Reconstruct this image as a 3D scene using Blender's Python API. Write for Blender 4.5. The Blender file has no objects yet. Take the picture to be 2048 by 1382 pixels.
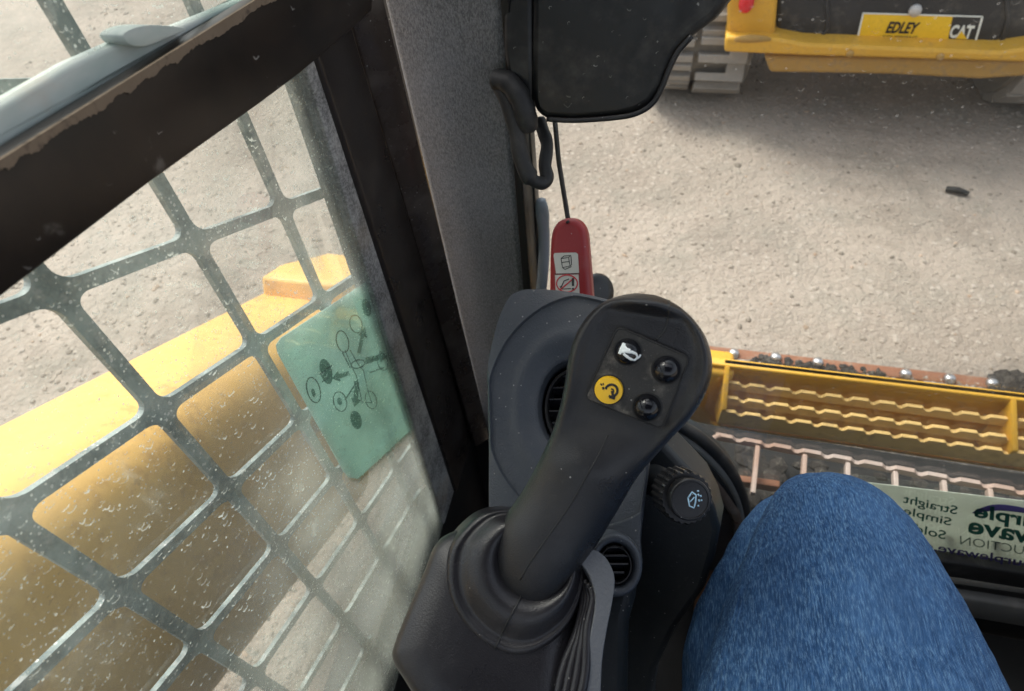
import bpy, bmesh, math, random
import numpy as np
from mathutils import Vector, Matrix
from mathutils.bvhtree import BVHTree
random.seed(7)
rng = np.random.default_rng(7)
sc = bpy.context.scene
C = sc.collection

# ------------------------------------------------------------------ camera, sky, sun, exposure
F_PX = 1300.0
CAM = Vector((0, 0, 1.45))
def _n(v): return v / np.linalg.norm(v)
def _setup():
    r = lambda u, v: _n(np.array([u - 1024.0, v - 691.0, F_PX]))
    d = r(1150, 1760)
    f = _n(np.array([0, 0, 1.0]) - d * d[2])
    x = np.cross(d, f)
    if x[0] < 0: x = -x
    x = _n(x)
    a = math.radians(17.5)
    return np.array([math.cos(a) * x - math.sin(a) * f, math.cos(a) * f + math.sin(a) * x, -d])
M = _setup()
cam_data = bpy.data.cameras.new('camera')
cam = bpy.data.objects.new('camera', cam_data)
C.objects.link(cam)
R3 = Matrix((M[:, 0].tolist(), (-M[:, 1]).tolist(), (-M[:, 2]).tolist())).transposed()
cam.matrix_world = Matrix.Translation(CAM) @ R3.to_4x4()
cam_data.sensor_width = 36.0
cam_data.lens = F_PX / 2048 * 36
cam_data.clip_start = 0.02
cam_data.clip_end = 500
cam_data.dof.use_dof = True
cam_data.dof.focus_distance = 0.46
cam_data.dof.aperture_fstop = 12.0
sc.camera = cam

SUN_EL, SUN_AZ = 56.0, -52.0            # azimuth from +y towards +x
world = bpy.data.worlds.new('World')
sc.world = world
world.use_nodes = True
wn = world.node_tree
for nd in list(wn.nodes): wn.nodes.remove(nd)
sky = wn.nodes.new('ShaderNodeTexSky')
sky.sky_type = 'NISHITA'
sky.sun_disc = False
sky.sun_elevation = math.radians(SUN_EL)
sky.sun_rotation = math.radians(SUN_AZ)
sky.dust_density = 4.0
sky.air_density = 1.0
sky.ozone_density = 1.0
bg = wn.nodes.new('ShaderNodeBackground')
bg.inputs['Strength'].default_value = 0.15
wo = wn.nodes.new('ShaderNodeOutputWorld')
hs = wn.nodes.new('ShaderNodeHueSaturation'); hs.inputs['Saturation'].default_value = .42
wn.links.new(sky.outputs[0], hs.inputs['Color']); wn.links.new(hs.outputs[0], bg.inputs[0]); wn.links.new(bg.outputs[0], wo.inputs[0])
sun_d = bpy.data.lights.new('sun', 'SUN')
sun_d.energy = 1.5
sun_d.angle = math.radians(20)
sun_d.color = (1.0, 0.95, 0.87)
sun = bpy.data.objects.new('sun', sun_d)
C.objects.link(sun)
_e, _a = math.radians(SUN_EL), math.radians(SUN_AZ)
sun.rotation_euler = Vector((math.cos(_e) * math.sin(_a), math.cos(_e) * math.cos(_a), math.sin(_e))).to_track_quat('Z', 'Y').to_euler()
sc.view_settings.view_transform = 'Standard'
sc.view_settings.look = 'None'
sc.view_settings.gamma = 1
sc.view_settings.use_curve_mapping = False
sc.view_settings.exposure = 1.1
sc.render.engine = 'CYCLES'
sc.cycles.use_denoising = True
sc.cycles.max_bounces = 10
sc.cycles.transparent_max_bounces = 16
sc.cycles.caustics_reflective = False
sc.cycles.caustics_refractive = False

# ------------------------------------------------------------------ points from the survey of the place
def ray(u, v):
    return Vector((M @ _n(np.array([u - 1024.0, v - 691.0, F_PX]))).tolist())
def atd(u, v, d): return CAM + ray(u, v) * d
class Plane:
    def __init__(s, p, n): s.p = Vector(p); s.n = Vector(n).normalized()
    def at(s, u, v):
        r = ray(u, v)
        return CAM + r * ((s.p - CAM).dot(s.n) / r.dot(s.n))
    def off(s, k): return Plane(s.p + s.n * k, s.n)
def PX(x): return Plane((x, 0, 0), (1, 0, 0))
def PY(y): return Plane((0, y, 0), (0, -1, 0))
def PZ(z): return Plane((0, 0, z), (0, 0, 1))

# ------------------------------------------------------------------ materials
class NT:
    def __init__(s, name):
        s.m = bpy.data.materials.new(name); s.m.use_nodes = True
        s.t = s.m.node_tree
        for nd in list(s.t.nodes): s.t.nodes.remove(nd)
        s.out = s.t.nodes.new('ShaderNodeOutputMaterial')
        s.tc = s.t.nodes.new('ShaderNodeTexCoord')
    def n(s, typ, ins=None, **kw):
        nd = s.t.nodes.new(typ)
        for k, v in kw.items(): setattr(nd, k, v)
        for k, v in (ins or {}).items(): s.set(nd, k, v)
        return nd
    def set(s, nd, k, v):
        i = nd.inputs[k]
        if isinstance(v, bpy.types.NodeSocket): s.t.links.new(v, i)
        elif isinstance(v, tuple) and len(v) == 3 and i.type == 'RGBA': i.default_value = (*v, 1)
        else: i.default_value = v
    @property
    def obj(s): return s.tc.outputs['Object']
    def map(s, scale, vec=None, rot=(0, 0, 0)):
        return s.n('ShaderNodeMapping', {0: vec or s.obj, 'Scale': scale, 'Rotation': rot}).outputs[0]
    def noise(s, scale, detail=4, rough=.55, vec=None, dist=0):
        return s.n('ShaderNodeTexNoise', {'Vector': vec or s.obj, 'Scale': scale, 'Detail': detail, 'Roughness': rough, 'Distortion': dist}).outputs[0]
    def voro(s, scale, vec=None, out='Distance', feature='F1', rnd=1.0):
        return s.n('ShaderNodeTexVoronoi', {'Vector': vec or s.obj, 'Scale': scale, 'Randomness': rnd}, feature=feature).outputs[out]
    def ramp(s, fac, lo, hi, a=0.0, b=1.0):
        r = s.n('ShaderNodeMapRange', {0: fac, 1: lo, 2: hi, 3: a, 4: b}); r.interpolation_type = 'SMOOTHSTEP'
        return r.outputs[0]
    def math(s, op, a, b=0.0, clamp=False):
        nd = s.n('ShaderNodeMath', {0: a, 1: b}, operation=op); nd.use_clamp = clamp
        return nd.outputs[0]
    def mix(s, fac, a, b):
        nd = s.n('ShaderNodeMix', data_type='RGBA')
        s.set(nd, 0, fac); s.set(nd, 6, a); s.set(nd, 7, b)
        return nd.outputs[2]
    def bump(s, h, strength=.3, dist=.001, prev=None):
        nd = s.n('ShaderNodeBump', {'Height': h, 'Strength': strength, 'Distance': dist})
        if prev is not None: s.set(nd, 'Normal', prev)
        return nd.outputs[0]
    def bsdf(s, col, rough=.5, metal=0.0, normal=None, spec=.5, **kw):
        b = s.n('ShaderNodeBsdfPrincipled', {'Base Color': col, 'Roughness': rough, 'Metallic': metal, 'Specular IOR Level': spec})
        if normal is not None: s.set(b, 'Normal', normal)
        for k, v in kw.items(): s.set(b, k, v)
        return b.outputs[0]
    def surf(s, sh): s.t.links.new(sh, s.out.inputs[0]); return s.m

def speck_mask(t, scale, keep=.75, rmax=.28):
    v = t.n('ShaderNodeTexVoronoi', {'Vector': t.obj, 'Scale': scale})
    sep = t.n('ShaderNodeSeparateColor', {0: v.outputs['Color']})
    rad = t.math('MULTIPLY', t.ramp(sep.outputs[0], keep, 1.0), rmax)
    return t.math('LESS_THAN', v.outputs['Distance'], rad)

def crescents(t, scale, keep=.6, r0=.12, r1=.3, tilt=(0, .45, .9), warp=.5):
    """dried drops: crescent rims below each drop"""
    wn_ = t.n('ShaderNodeTexNoise', {'Vector': t.obj, 'Scale': scale * 1.6, 'Detail': 3, 'Roughness': .6}).outputs['Color']
    wv = t.n('ShaderNodeVectorMath', {0: wn_, 1: (.5, .5, .5)}, operation='SUBTRACT').outputs[0]
    ws = t.n('ShaderNodeVectorMath', {0: wv}, operation='SCALE'); ws.inputs['Scale'].default_value = warp / scale
    co = t.n('ShaderNodeVectorMath', {0: t.obj, 1: ws.outputs[0]}, operation='ADD').outputs[0]
    v = t.n('ShaderNodeTexVoronoi', {'Vector': co, 'Scale': scale})
    sep = t.n('ShaderNodeSeparateColor', {0: v.outputs['Color']})
    on = t.math('GREATER_THAN', sep.outputs[0], keep)
    rad = t.ramp(sep.outputs[1], 0, 1, r0, r1)
    d = v.outputs['Distance']
    rim = t.math('MULTIPLY', t.ramp(t.math('DIVIDE', d, rad), .6, .95), t.ramp(t.math('DIVIDE', d, rad), 1.0, 1.12, 1, 0))
    sub = t.n('ShaderNodeVectorMath', {0: co, 1: v.outputs['Position']}, operation='SUBTRACT')
    dot = t.n('ShaderNodeVectorMath', {0: sub.outputs[0], 1: tilt}, operation='DOT_PRODUCT').outputs['Value']
    side = t.ramp(t.math('MULTIPLY', dot, -scale), -.02, .14)
    fade = t.ramp(t.noise(scale * .5, 3, .6), .35, .65, .25, 1)
    return t.math('MULTIPLY', t.math('MULTIPLY', t.math('MULTIPLY', rim, side), on), fade)

DUST = (.46, .42, .36)
def plastic(name, col, rough=.5, bs=900, bst=.25, dust=.2, dscale=14, specks=0.0, col2=None, spec=.45, smudge=.0):
    t = NT(name)
    n1 = t.noise(dscale, 6, .6)
    big = t.noise(dscale * .35, 3)
    fine = t.noise(bs, 2)
    c = t.mix(t.ramp(big, .3, .7), col, col2 or tuple(x * 1.25 for x in col))
    dm = t.math('MULTIPLY', t.ramp(n1, .48, .78), dust)
    dm = t.math('ADD', dm, t.math('MULTIPLY', t.ramp(t.noise(dscale * 22, 3), .6, .75), dust * .5), True)
    c = t.mix(dm, c, DUST)
    if specks:
        c = t.mix(t.math('MULTIPLY', speck_mask(t, 520, 1 - specks, .30), .55), c, (.5, .49, .46))
    rg = t.ramp(n1, .3, .75, rough - .08 - smudge, rough + .12)
    h = t.bump(fine, bst, .0006)
    return t.surf(t.bsdf(c, rg, 0, h, spec))

def paint(name, col, rough=.42, dirt=.3, dcol=(.22, .16, .10), dscale=9, spec=.4, chips=0.0):
    t = NT(name)
    n1 = t.noise(dscale, 7, .65)
    n2 = t.noise(dscale * 7, 4, .6)
    c = t.mix(t.ramp(n1, .2, .8), tuple(x * .88 for x in col), tuple(min(1, x * 1.06) for x in col))
    c = t.mix(t.math('MULTIPLY', t.ramp(t.math('MULTIPLY', n1, n2), .24, .42), dirt), c, dcol)
    if chips: c = t.mix(t.math('MULTIPLY', t.ramp(t.noise(dscale * 5, 5, .7), .64, .67), chips), c, (.12, .08, .06))
    return t.surf(t.bsdf(c, t.ramp(n2, .3, .7, rough - .06, rough + .15), 0, t.bump(n2, .12, .002), spec))

m_console = plastic('console plastic', (.048, .055, .066), .45, 700, .8, .09, 11, .05)
m_console2 = plastic('lower panel plastic', (.022, .026, .029), .45, 600, .4, .10, 10, .03)
m_grip = plastic('joystick rubber', (.0135, .0135, .015), .36, 1300, .5, .035, 16, .008, smudge=.03)
m_boot = plastic('boot rubber', (.0135, .013, .0155), .33, 1000, .35, .05, 13, .01)
m_face = plastic('button panel plastic', (.020, .0185, .016), .5, 1100, .3, .42, 70, .08)
m_button = plastic('button gloss', (.006, .0065, .009), .18, 400, .05, .04, 60, .0)
m_yellow_button = plastic('yellow button', (.85, .50, .015), .35, 600, .06, .05, 60)
m_black_ink = plastic('black ink', (.012, .012, .012), .5, 400, .05, .0)
m_white_ink = plastic('white ink', (.72, .76, .74), .45, 400, .05, .05)
m_lblue_ink = plastic('pale blue ink', (.45, .68, .82), .45, 400, .05, .0)
m_red_ink = plastic('red ink', (.55, .03, .04), .45, 400, .05, .0)
m_red = plastic('red handle plastic', (.30, .028, .030), .42, 700, .1, .12, 30, .03)
m_label = plastic('white label', (.66, .65, .60), .4, 400, .05, .30, 45, col2=(.62, .60, .50))
m_black = plastic('black paint', (.010, .010, .011), .34, 500, .15, .10, 16, .06)
m_blackmat = plastic('black rubber seal', (.014, .014, .014), .55, 500, .2, .10, 20)
m_brown = plastic('brown black frame', (.026, .021, .019), .33, 400, .12, .06, 18, .05)
m_brownlit = plastic('lit brown frame', (.042, .032, .027), .28, 400, .12, .12, 24, .10)  # lighter, glossier brown: light on the frame's return face put into the colour
m_monitor0 = plastic('monitor black plastic', (.006, .0065, .007), .36, 500, .15, .07, 30, .10)
def monitor_mat():
    t = NT('dusty monitor plastic')
    c = t.mix(t.ramp(t.noise(24, 5, .6), .45, .8, 0, .12), (.005, .0055, .006), DUST)
    c = t.mix(t.math('MULTIPLY', crescents(t, 95, .70, .08, .24), .5), c, (.5, .48, .45))
    c = t.mix(t.math('MULTIPLY', crescents(t, 210, .74, .1, .26, (.5, .3, -.6)), .45), c, (.5, .48, .45))
    return t.surf(t.bsdf(c, t.ramp(t.noise(30, 4), .3, .7, .28, .5), 0, t.bump(t.noise(500, 2), .12, .0006), .4))
m_monitor = monitor_mat()
m_plate = plastic('textured grey plastic', (.085, .09, .10), .55, 420, .9, .10, 15)
m_bluegrey = plastic('blue grey plastic', (.22, .25, .28), .5, 300, .2, .3)
m_railgrey = plastic('grey rail', (.16, .16, .15), .4, 300, .2, .35, 25)
m_brownhighlight = plastic('brown highlight strip', (.10, .075, .06), .35, 300, .2, .4, 30)  # brown rib of the seal, its highlight put into the colour
m_knob = plastic('knob plastic', (.012, .012, .013), .35, 600, .2, .05, 30, .04)
m_dark = plastic('black floor', (.008, .008, .008), .7, 200, .3, .03, 9)
m_steel = plastic('worn steel', (.46, .45, .44), .30, 300, .2, .12, 20)
def zinc():
    t = NT('zinc bolt')
    n = t.noise(160, 4)
    return t.surf(t.bsdf(t.mix(t.ramp(n, .4, .7), (.62, .62, .63), (.25, .22, .2)), .33, .85, None, .5))
m_zinc = zinc()
m_wornwhite = plastic('worn galvanised edge', (.50, .41, .36), .5, 300, .3, .25, 18, col2=(.40, .25, .18))
m_yel = paint('machine yellow', (.72, .40, .045), .42, .30)
m_yel_step = paint('step yellow', (.74, .40, .035), .5, .45, chips=.2)
m_yel_worn = paint('worn yellow edge', (.80, .54, .20), .55, .45, chips=.1)
m_yel_arm = paint('arm yellow', (.88, .52, .14), .40, .45, (.40, .20, .06), 7, chips=.25)
m_tan = paint('under body tan', (.48, .29, .08), .5, .5, (.25, .2, .14))
m_doorblack = paint('loader door black', (.030, .032, .037), .35, .5, (.12, .11, .10), 6)
m_track = paint('track rubber', (.19, .18, .165), .8, .7, (.25, .225, .19), 8)
m_lug = paint('dusty tread rubber', (.31, .29, .265), .85, .5, (.38, .345, .30), 8)
m_taillight = plastic('tail light red', (.62, .02, .03), .25, 300, .05, .1)
m_rust = paint('rusty cutting edge', (.26, .115, .065), .7, .6, (.30, .24, .18), 14)
m_bucket_floor = paint('bucket floor', (.055, .05, .045), .7, .6, (.40, .36, .30), 12)
m_decal_yellow = paint('sticker yellow', (.93, .60, .03), .4, .2, (.3, .2, .05), 20)

def felt_mat():
    t = NT('grey felt')
    f1 = t.noise(650, 5, .75, t.map((1, 1, .5)))
    f2 = t.noise(900, 3, .7)
    b = t.noise(9, 4)
    c = t.mix(t.ramp(f1, .36, .64), (.125, .126, .128), (.31, .31, .305))
    c = t.mix(t.ramp(b, .35, .75, 0, .45), c, (.30, .31, .33))
    c = t.mix(t.math('MULTIPLY', t.ramp(t.noise(16, 4, .6, t.map((1, 1, .4))), .58, .8), .35), c, (.20, .17, .13))
    return t.surf(t.bsdf(c, .95, 0, t.bump(f2, .8, .0012, t.bump(f1, .6, .001)), .15, **{'Sheen Weight': .25}))
m_felt = felt_mat()

def dustyframe_mat():
    t = NT('dust covered frame')
    n = t.noise(420, 4, .7); b = t.noise(20, 5, .6)
    fac = t.math('ADD', t.ramp(n, .36, .66, .1, .6), t.ramp(b, .34, .66, .05, .6), True)
    c = t.mix(fac, (.06, .06, .06), (.52, .51, .49))
    c = t.mix(t.ramp(t.noise(8, 3), .55, .7, 0, .5), c, (.34, .25, .15))
    return t.surf(t.bsdf(c, .85, 0, t.bump(n, .5, .001), .2))
m_dustframe = dustyframe_mat()

def guard_mat():
    t = NT('grey green guard steel')
    b = t.noise(24, 6, .65); n = t.noise(110, 5, .65)
    c = t.mix(t.ramp(b, .36, .64), (.085, .122, .125), (.37, .43, .41))
    c = t.mix(t.math('MULTIPLY', t.ramp(n, .5, .68), .55), c, (.46, .46, .44))
    c = t.mix(speck_mask(t, 300, .72, .3), c, (.62, .62, .6))
    return t.surf(t.bsdf(c, .55, 0, t.bump(n, .2, .001), .4))
m_guard = guard_mat()

def rail_glass_mat():
    t = NT('pale dusty channel')
    b = t.noise(14, 5, .6, t.map((1, .35, 1)))
    c = t.mix(t.ramp(b, .35, .62), (.30, .40, .36), (.66, .68, .64))
    c = t.mix(t.ramp(t.noise(45, 4), .55, .75, 0, .5), c, (.56, .50, .42))
    return t.surf(t.bsdf(c, .9, 0, None, .15))
m_channel = rail_glass_mat()

def dirtybar_mat():
    t = NT('brown black bar with dried mud')
    sep = t.n('ShaderNodeSeparateXYZ', {0: t.obj})
    b = t.noise(16, 6, .65)
    c = t.mix(t.ramp(b, .3, .7), (.014, .011, .0095), (.030, .021, .016))
    c = t.mix(t.math('MULTIPLY', crescents(t, 75, .62, .08, .2), .55), c, (.5, .48, .45))
    c = t.mix(t.math('MULTIPLY', t.ramp(t.noise(30, 5, .6), .66, .76), .28), c, (.42, .39, .35))
    return t.surf(t.bsdf(c, .35, 0, None, .35))
m_bar = dirtybar_mat()
m_mud = paint('dried mud edge', (.22, .165, .115), .9, .9, (.07, .055, .045), 30)

def glass_mat(name, tint, haze, patch, drops, dscale, grad=None, dustcol=(.62, .64, .58)):
    t = NT(name)
    tr = t.n('ShaderNodeBsdfTransparent', {'Color': tint}).outputs[0]
    gl = t.n('ShaderNodeBsdfGlossy', {'Color': (1, 1, 1), 'Roughness': .03}).outputs[0]
    lw = t.n('ShaderNodeFresnel', {'IOR': 1.25}).outputs[0]
    clear = t.n('ShaderNodeMixShader', {0: t.math('MULTIPLY', lw, .3), 1: tr, 2: gl}).outputs[0]
    df = t.n('ShaderNodeBsdfDiffuse', {'Color': dustcol}).outputs[0]
    tl = t.n('ShaderNodeBsdfTranslucent', {'Color': dustcol}).outputs[0]
    dust = t.n('ShaderNodeMixShader', {0: .65, 1: df, 2: tl}).outputs[0]
    big = t.noise(6, 5, .6); med = t.noise(38, 6, .7); fine = t.noise(600, 3, .6)
    m = t.math('ADD', haze, t.math('MULTIPLY', t.ramp(big, .42, .75), patch))
    m = t.math('ADD', m, t.math('MULTIPLY', t.math('MULTIPLY', t.ramp(med, .56, .8), t.ramp(big, .4, .65)), patch * 2.2))
    m = t.math('ADD', m, t.math('MULTIPLY', t.ramp(fine, .62, .75), patch * .35))
    if grad:
        sm = t.noise(1, 5, .65, t.map((1, 26, 5), None, (math.radians(38), 0, 0)))
        m = t.math('ADD', m, t.math('MULTIPLY', t.ramp(sm, .58, .74), t.math('MULTIPLY', t.ramp(med, .42, .62), .30)))
        sp2 = t.math('MULTIPLY', speck_mask(t, 420, .70, .34), t.ramp(big, .35, .62, .12, .7))
        m = t.math('ADD', m, t.math('MULTIPLY', sp2, .8))
        axis, lo, hi, amt = grad
        dt = t.n('ShaderNodeVectorMath', {0: t.obj, 1: axis}, operation='DOT_PRODUCT').outputs['Value']
        g = t.ramp(t.math('ADD', dt, t.math('MULTIPLY', t.math('SUBTRACT', big, .5), .12)), lo, hi)
        m = t.math('ADD', m, t.math('MULTIPLY', g, amt))
        dd = t.math('MULTIPLY', t.ramp(t.math('ADD', dt, 0.0), lo - .35, lo + .05, .18, 1.0), drops)
    else:
        dd = drops
    cr = t.math('ADD', crescents(t, dscale, .55, .10, .26), crescents(t, dscale * 2.3, .6, .1, .3), True)
    cr = t.math('ADD', cr, speck_mask(t, dscale * 3.1, .88, .27), True)
    m = t.math('ADD', m, t.math('MULTIPLY', cr, dd), True)
    m = t.math('MINIMUM', m, .92)
    return t.surf(t.n('ShaderNodeMixShader', {0: m, 1: clear, 2: dust}).outputs[0])
m_sideglass = glass_mat('dirty green side glass', (.94, .96, .945), .045, .13, .85, 88, ((0, .62, -.78), -.55, -.18, .23), (.72, .77, .69))
m_frontglass = glass_mat('dusty windscreen', (.93, .95, .94),   .008, .010, .17, 70, None, (.6, .58, .54))

def film_mat(name, col, tcol, alpha):
    t = NT(name)
    b = t.noise(26, 5, .6)
    c = t.mix(t.ramp(b, .3, .7), tuple(x * .85 for x in col), col)
    df = t.n('ShaderNodeBsdfDiffuse', {'Color': c}).outputs[0]
    tl = t.n('ShaderNodeBsdfTranslucent', {'Color': c}).outputs[0]
    o = t.n('ShaderNodeMixShader', {0: .5, 1: df, 2: tl}).outputs[0]
    tr = t.n('ShaderNodeBsdfTransparent', {'Color': tcol}).outputs[0]
    return t.surf(t.n('ShaderNodeMixShader', {0: alpha, 1: tr, 2: o}).outputs[0])
m_greenfilm = film_mat('green decal film', (.72, .93, .86), (.68, .88, .82), .80)
m_greenink = film_mat('decal dark print', (.04, .09, .08), (.45, .62, .56), .62)
m_greyfilm = film_mat('grey green sticker film', (.86, .90, .80), (.7, .75, .7), .92)
m_ink_green = film_mat('dark green print', (.02, .085, .075), (.1, .2, .2), .95)
m_ink_purple = film_mat('purple print', (.055, .045, .16), (.1, .1, .3), .95)
m_ink_thin = film_mat('thin grey print', (.10, .14, .13), (.2, .3, .3), .9)

def denim_mat():
    t = NT('blue denim')
    v1 = t.map((1, 1, 1), None, (0, 0, math.radians(12)))
    tw = t.n('ShaderNodeTexWave', {'Vector': t.map((1, 1, 1), None, (.2, .35, math.radians(38))), 'Scale': 360, 'Distortion': 2.5, 'Detail': 2, 'Detail Scale': 3}).outputs['Fac']
    streak = t.noise(1, 5, .75, t.map((1300, 130, 330), None, (0, 0, math.radians(-8))))
    slub = t.noise(1, 4, .7, t.map((420, 70, 130), None, (0, 0, math.radians(-8))))
    big = t.noise(15, 4, .6)
    c = t.mix(t.ramp(slub, .3, .7), (.015, .045, .115), (.036, .098, .222))
    c = t.mix(t.ramp(streak, .46, .68, 0, .62), c, (.19, .33, .50))
    c = t.mix(t.ramp(streak, .47, .36, 0, .6), c, (.010, .028, .075))
    c = t.mix(t.math('MULTIPLY', tw, .22), c, (.012, .032, .09))
    c = t.mix(t.ramp(big, .38, .72, 0, .30), c, (.075, .165, .33))
    c = t.mix(t.ramp(t.noise(1, 3, .5, t.map((30, 9, 14))), .5, .72, 0, .35), c, (.015, .038, .095))
    h = t.bump(tw, .35, .0006, t.bump(streak, .3, .0006))
    h = t.bump(t.noise(1, 4, .6, t.map((16, 30, 60), None, (.3, .2, .5))), .5, .010, h)
    return t.surf(t.bsdf(c, .9, 0, h,   .10))
m_denim = denim_mat()
m_boot_leather = plastic('boot leather', (.12, .06, .03), .6, 200, .2, .3)

def ground_mat():
    t = NT('gravel yard')
    big = t.noise(.55, 5, .6); mid = t.noise(5, 6, .65); peb = t.voro(48, t.map((1, 1, 1)), 'Color')
    pd = t.voro(48)
    pd2 = t.voro(120); fine = t.noise(160, 5, .7)
    bw = t.n('ShaderNodeSeparateColor', {0: peb}).outputs[0]
    c = t.mix(t.ramp(big, .35, .65), (.262, .22, .18), (.392, .336, .282))
    c = t.mix(t.ramp(t.noise(1.7, 6, .7), .48, .68, 0, .55), c, (.20, .165, .135))
    c = t.mix(t.ramp(mid, .42, .74, 0, .6), c, (.23, .215, .18))
    c = t.mix(t.math('MULTIPLY', t.ramp(bw, .6, 1), t.ramp(pd, .5, .3)), c, (.38, .335, .285))
    c = t.mix(t.ramp(fine, .55, .75, 0, .4), c, (.24, .205, .17))
    trk = t.n('ShaderNodeTexWave', {'Vector': t.map((1, 1, 1), None, (0, 0, math.radians(8))), 'Scale': 3.4, 'Distortion': 5.0, 'Detail': 3, 'Detail Scale': 2.5}, bands_direction='Y').outputs['Fac']
    lane = t.ramp(t.noise(1, 2, .4, t.map((1.6, .35, 1))), .50, .60)
    tm = t.math('MULTIPLY', t.math('MULTIPLY', t.ramp(trk, .45, .8), lane), t.ramp(t.noise(3.1, 3), .4, .6))
    c = t.mix(t.math('MULTIPLY', tm, .32), c, (.20, .165, .132))
    h = t.bump(t.noise(1.6, 4), .5, .08, t.bump(mid, .3, .03, t.bump(pd, .5, -.008, t.bump(pd2, .5, -.004, t.bump(fine, .6, .003)))))
    return t.surf(t.bsdf(c, .95, 0, h, .15))
m_ground = ground_mat()
def stone_mat():
    t = NT('gravel stones')
    r = t.n('ShaderNodeObjectInfo')
    g = t.n('ShaderNodeNewGeometry').outputs['Random Per Island']
    c = t.mix(t.ramp(g, 0, .6), (.21, .18, .148), (.345, .298, .25))
    c = t.mix(t.ramp(g, .80, 1, 0, .75), c, (.385, .34, .295))
    c = t.mix(t.ramp(t.math('FRACT', t.math('MULTIPLY', g, 17.0)), .93, .98, 0, .5), c, (.42, .28, .18))
    return t.surf(t.bsdf(c, .9, 0, t.bump(t.noise(120), .3, .003), .2))
m_stone = stone_mat()

# ------------------------------------------------------------------ mesh building
def tag(o, label=None, cat=None, group=None, kind=None):
    if label: o['label'] = label
    if cat: o['category'] = cat
    if group: o['group'] = group
    if kind: o['kind'] = kind
    return o
def thing(name, label, cat, loc=(0, 0, 0), group=None):
    o = bpy.data.objects.new(name, None); C.objects.link(o)
    o.location = loc; o.empty_display_size = .02
    return tag(o, label, cat, group)
def root_loc(p):
    v = Vector((0, 0, 0))
    while p is not None: v += p.location; p = p.parent
    return v
class MB:
    def __init__(s): s.v = []; s.f = []; s.mi = []; s.cur = 0
    def add(s, vs, fs):
        k = len(s.v); s.v += [Vector(x) for x in vs]
        s.f += [tuple(i + k for i in f) for f in fs]; s.mi += [s.cur] * len(fs)
        return s
    def bvh(s): return BVHTree.FromPolygons([tuple(x) for x in s.v], s.f)
    def build(s, name, mats, parent=None, smooth=True, bevel=0, seg=2, subsurf=0, angle=None, loc=None, kind=None, label=None, mods=None):
        me = bpy.data.meshes.new(name)
        o = bpy.data.objects.new(name, me); C.objects.link(o)
        base = root_loc(parent) if parent is not None else Vector((0, 0, 0))
        if parent is not None: o.parent = parent
        off = Vector(loc) if loc is not None else base
        me.from_pydata([tuple(x - off) for x in s.v], [], s.f)
        o.location = off - base
        if not isinstance(mats, (list, tuple)): mats = [mats]
        for m in mats: me.materials.append(m)
        me.polygons.foreach_set('material_index', s.mi)
        bm = bmesh.new(); bm.from_mesh(me)
        bmesh.ops.remove_doubles(bm, verts=bm.verts, dist=1e-6)
        bmesh.ops.recalc_face_normals(bm, faces=bm.faces)
        bm.to_mesh(me); bm.free()
        for fn in (mods or []): fn(o)
        if bevel:
            b = o.modifiers.new('bevel', 'BEVEL'); b.width = bevel; b.segments = seg; b.limit_method = 'ANGLE'; b.angle_limit = math.radians(38)
            b.harden_normals = False
        if subsurf:
            b = o.modifiers.new('sub', 'SUBSURF'); b.levels = subsurf; b.render_levels = subsurf
        if smooth:
            me.polygons.foreach_set('use_smooth', [True] * len(me.polygons))
            if angle: me.set_sharp_from_angle(angle=math.radians(angle))
        if kind: o['kind'] = kind
        if label: o['label'] = label
        return o
def smooth_px(pts, n=8, closed=True):
    """Catmull-Rom through 2-D or 3-D points"""
    P = [np.array(p, float) for p in pts]; out = []
    N = len(P)
    for i in range(N if closed else N - 1):
        g = (lambda k: P[k % N]) if closed else (lambda k: P[min(max(k, 0), N - 1)])
        p0, p1, p2, p3 = g(i - 1), g(i), g(i + 1), g(i + 2)
        for j in range(n):
            t = j / n
            out.append(.5 * ((2 * p1) + (p2 - p0) * t + (2 * p0 - 5 * p1 + 4 * p2 - p3) * t * t + (3 * p1 - p0 - 3 * p2 + p3) * t ** 3))
    if not closed: out.append(P[-1])
    return out
def round_poly(c, r, n=5):
    out = []; N = len(c)
    for i in range(N):
        p, a, b = (np.array(c[k % N], float) for k in (i, i - 1, i + 1))
        d1 = _n(a - p); d2 = _n(b - p); s0 = p + d1 * r; s1 = p + d2 * r
        for k in range(n + 1):
            t = k / n; out.append(tuple((1 - t) ** 2 * s0 + 2 * t * (1 - t) * p + t * t * s1))
    return out
def prism_pts(mb, front, back):
    n = len(front)
    fs = [tuple(range(n)), tuple(range(2 * n - 1, n - 1, -1))] + [(i, i + n, (i + 1) % n + n, (i + 1) % n) for i in range(n)]
    return mb.add(list(front) + list(back), fs)
def prism(mb, pts, plane, th, d=None, smooth=0):
    if smooth: pts = smooth_px(pts, smooth)
    fr = [plane.at(*p) for p in pts]
    d = Vector(d).normalized() if d is not None else -plane.n
    return prism_pts(mb, fr, [p + d * th for p in fr])
def box(mb, lo, hi):
    x0, y0, z0 = lo; x1, y1, z1 = hi
    vs = [(x0, y0, z0), (x1, y0, z0), (x1, y1, z0), (x0, y1, z0), (x0, y0, z1), (x1, y0, z1), (x1, y1, z1), (x0, y1, z1)]
    return mb.add(vs, [(3, 2, 1, 0), (4, 5, 6, 7), (0, 1, 5, 4), (1, 2, 6, 5), (2, 3, 7, 6), (3, 0, 4, 7)])
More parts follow.
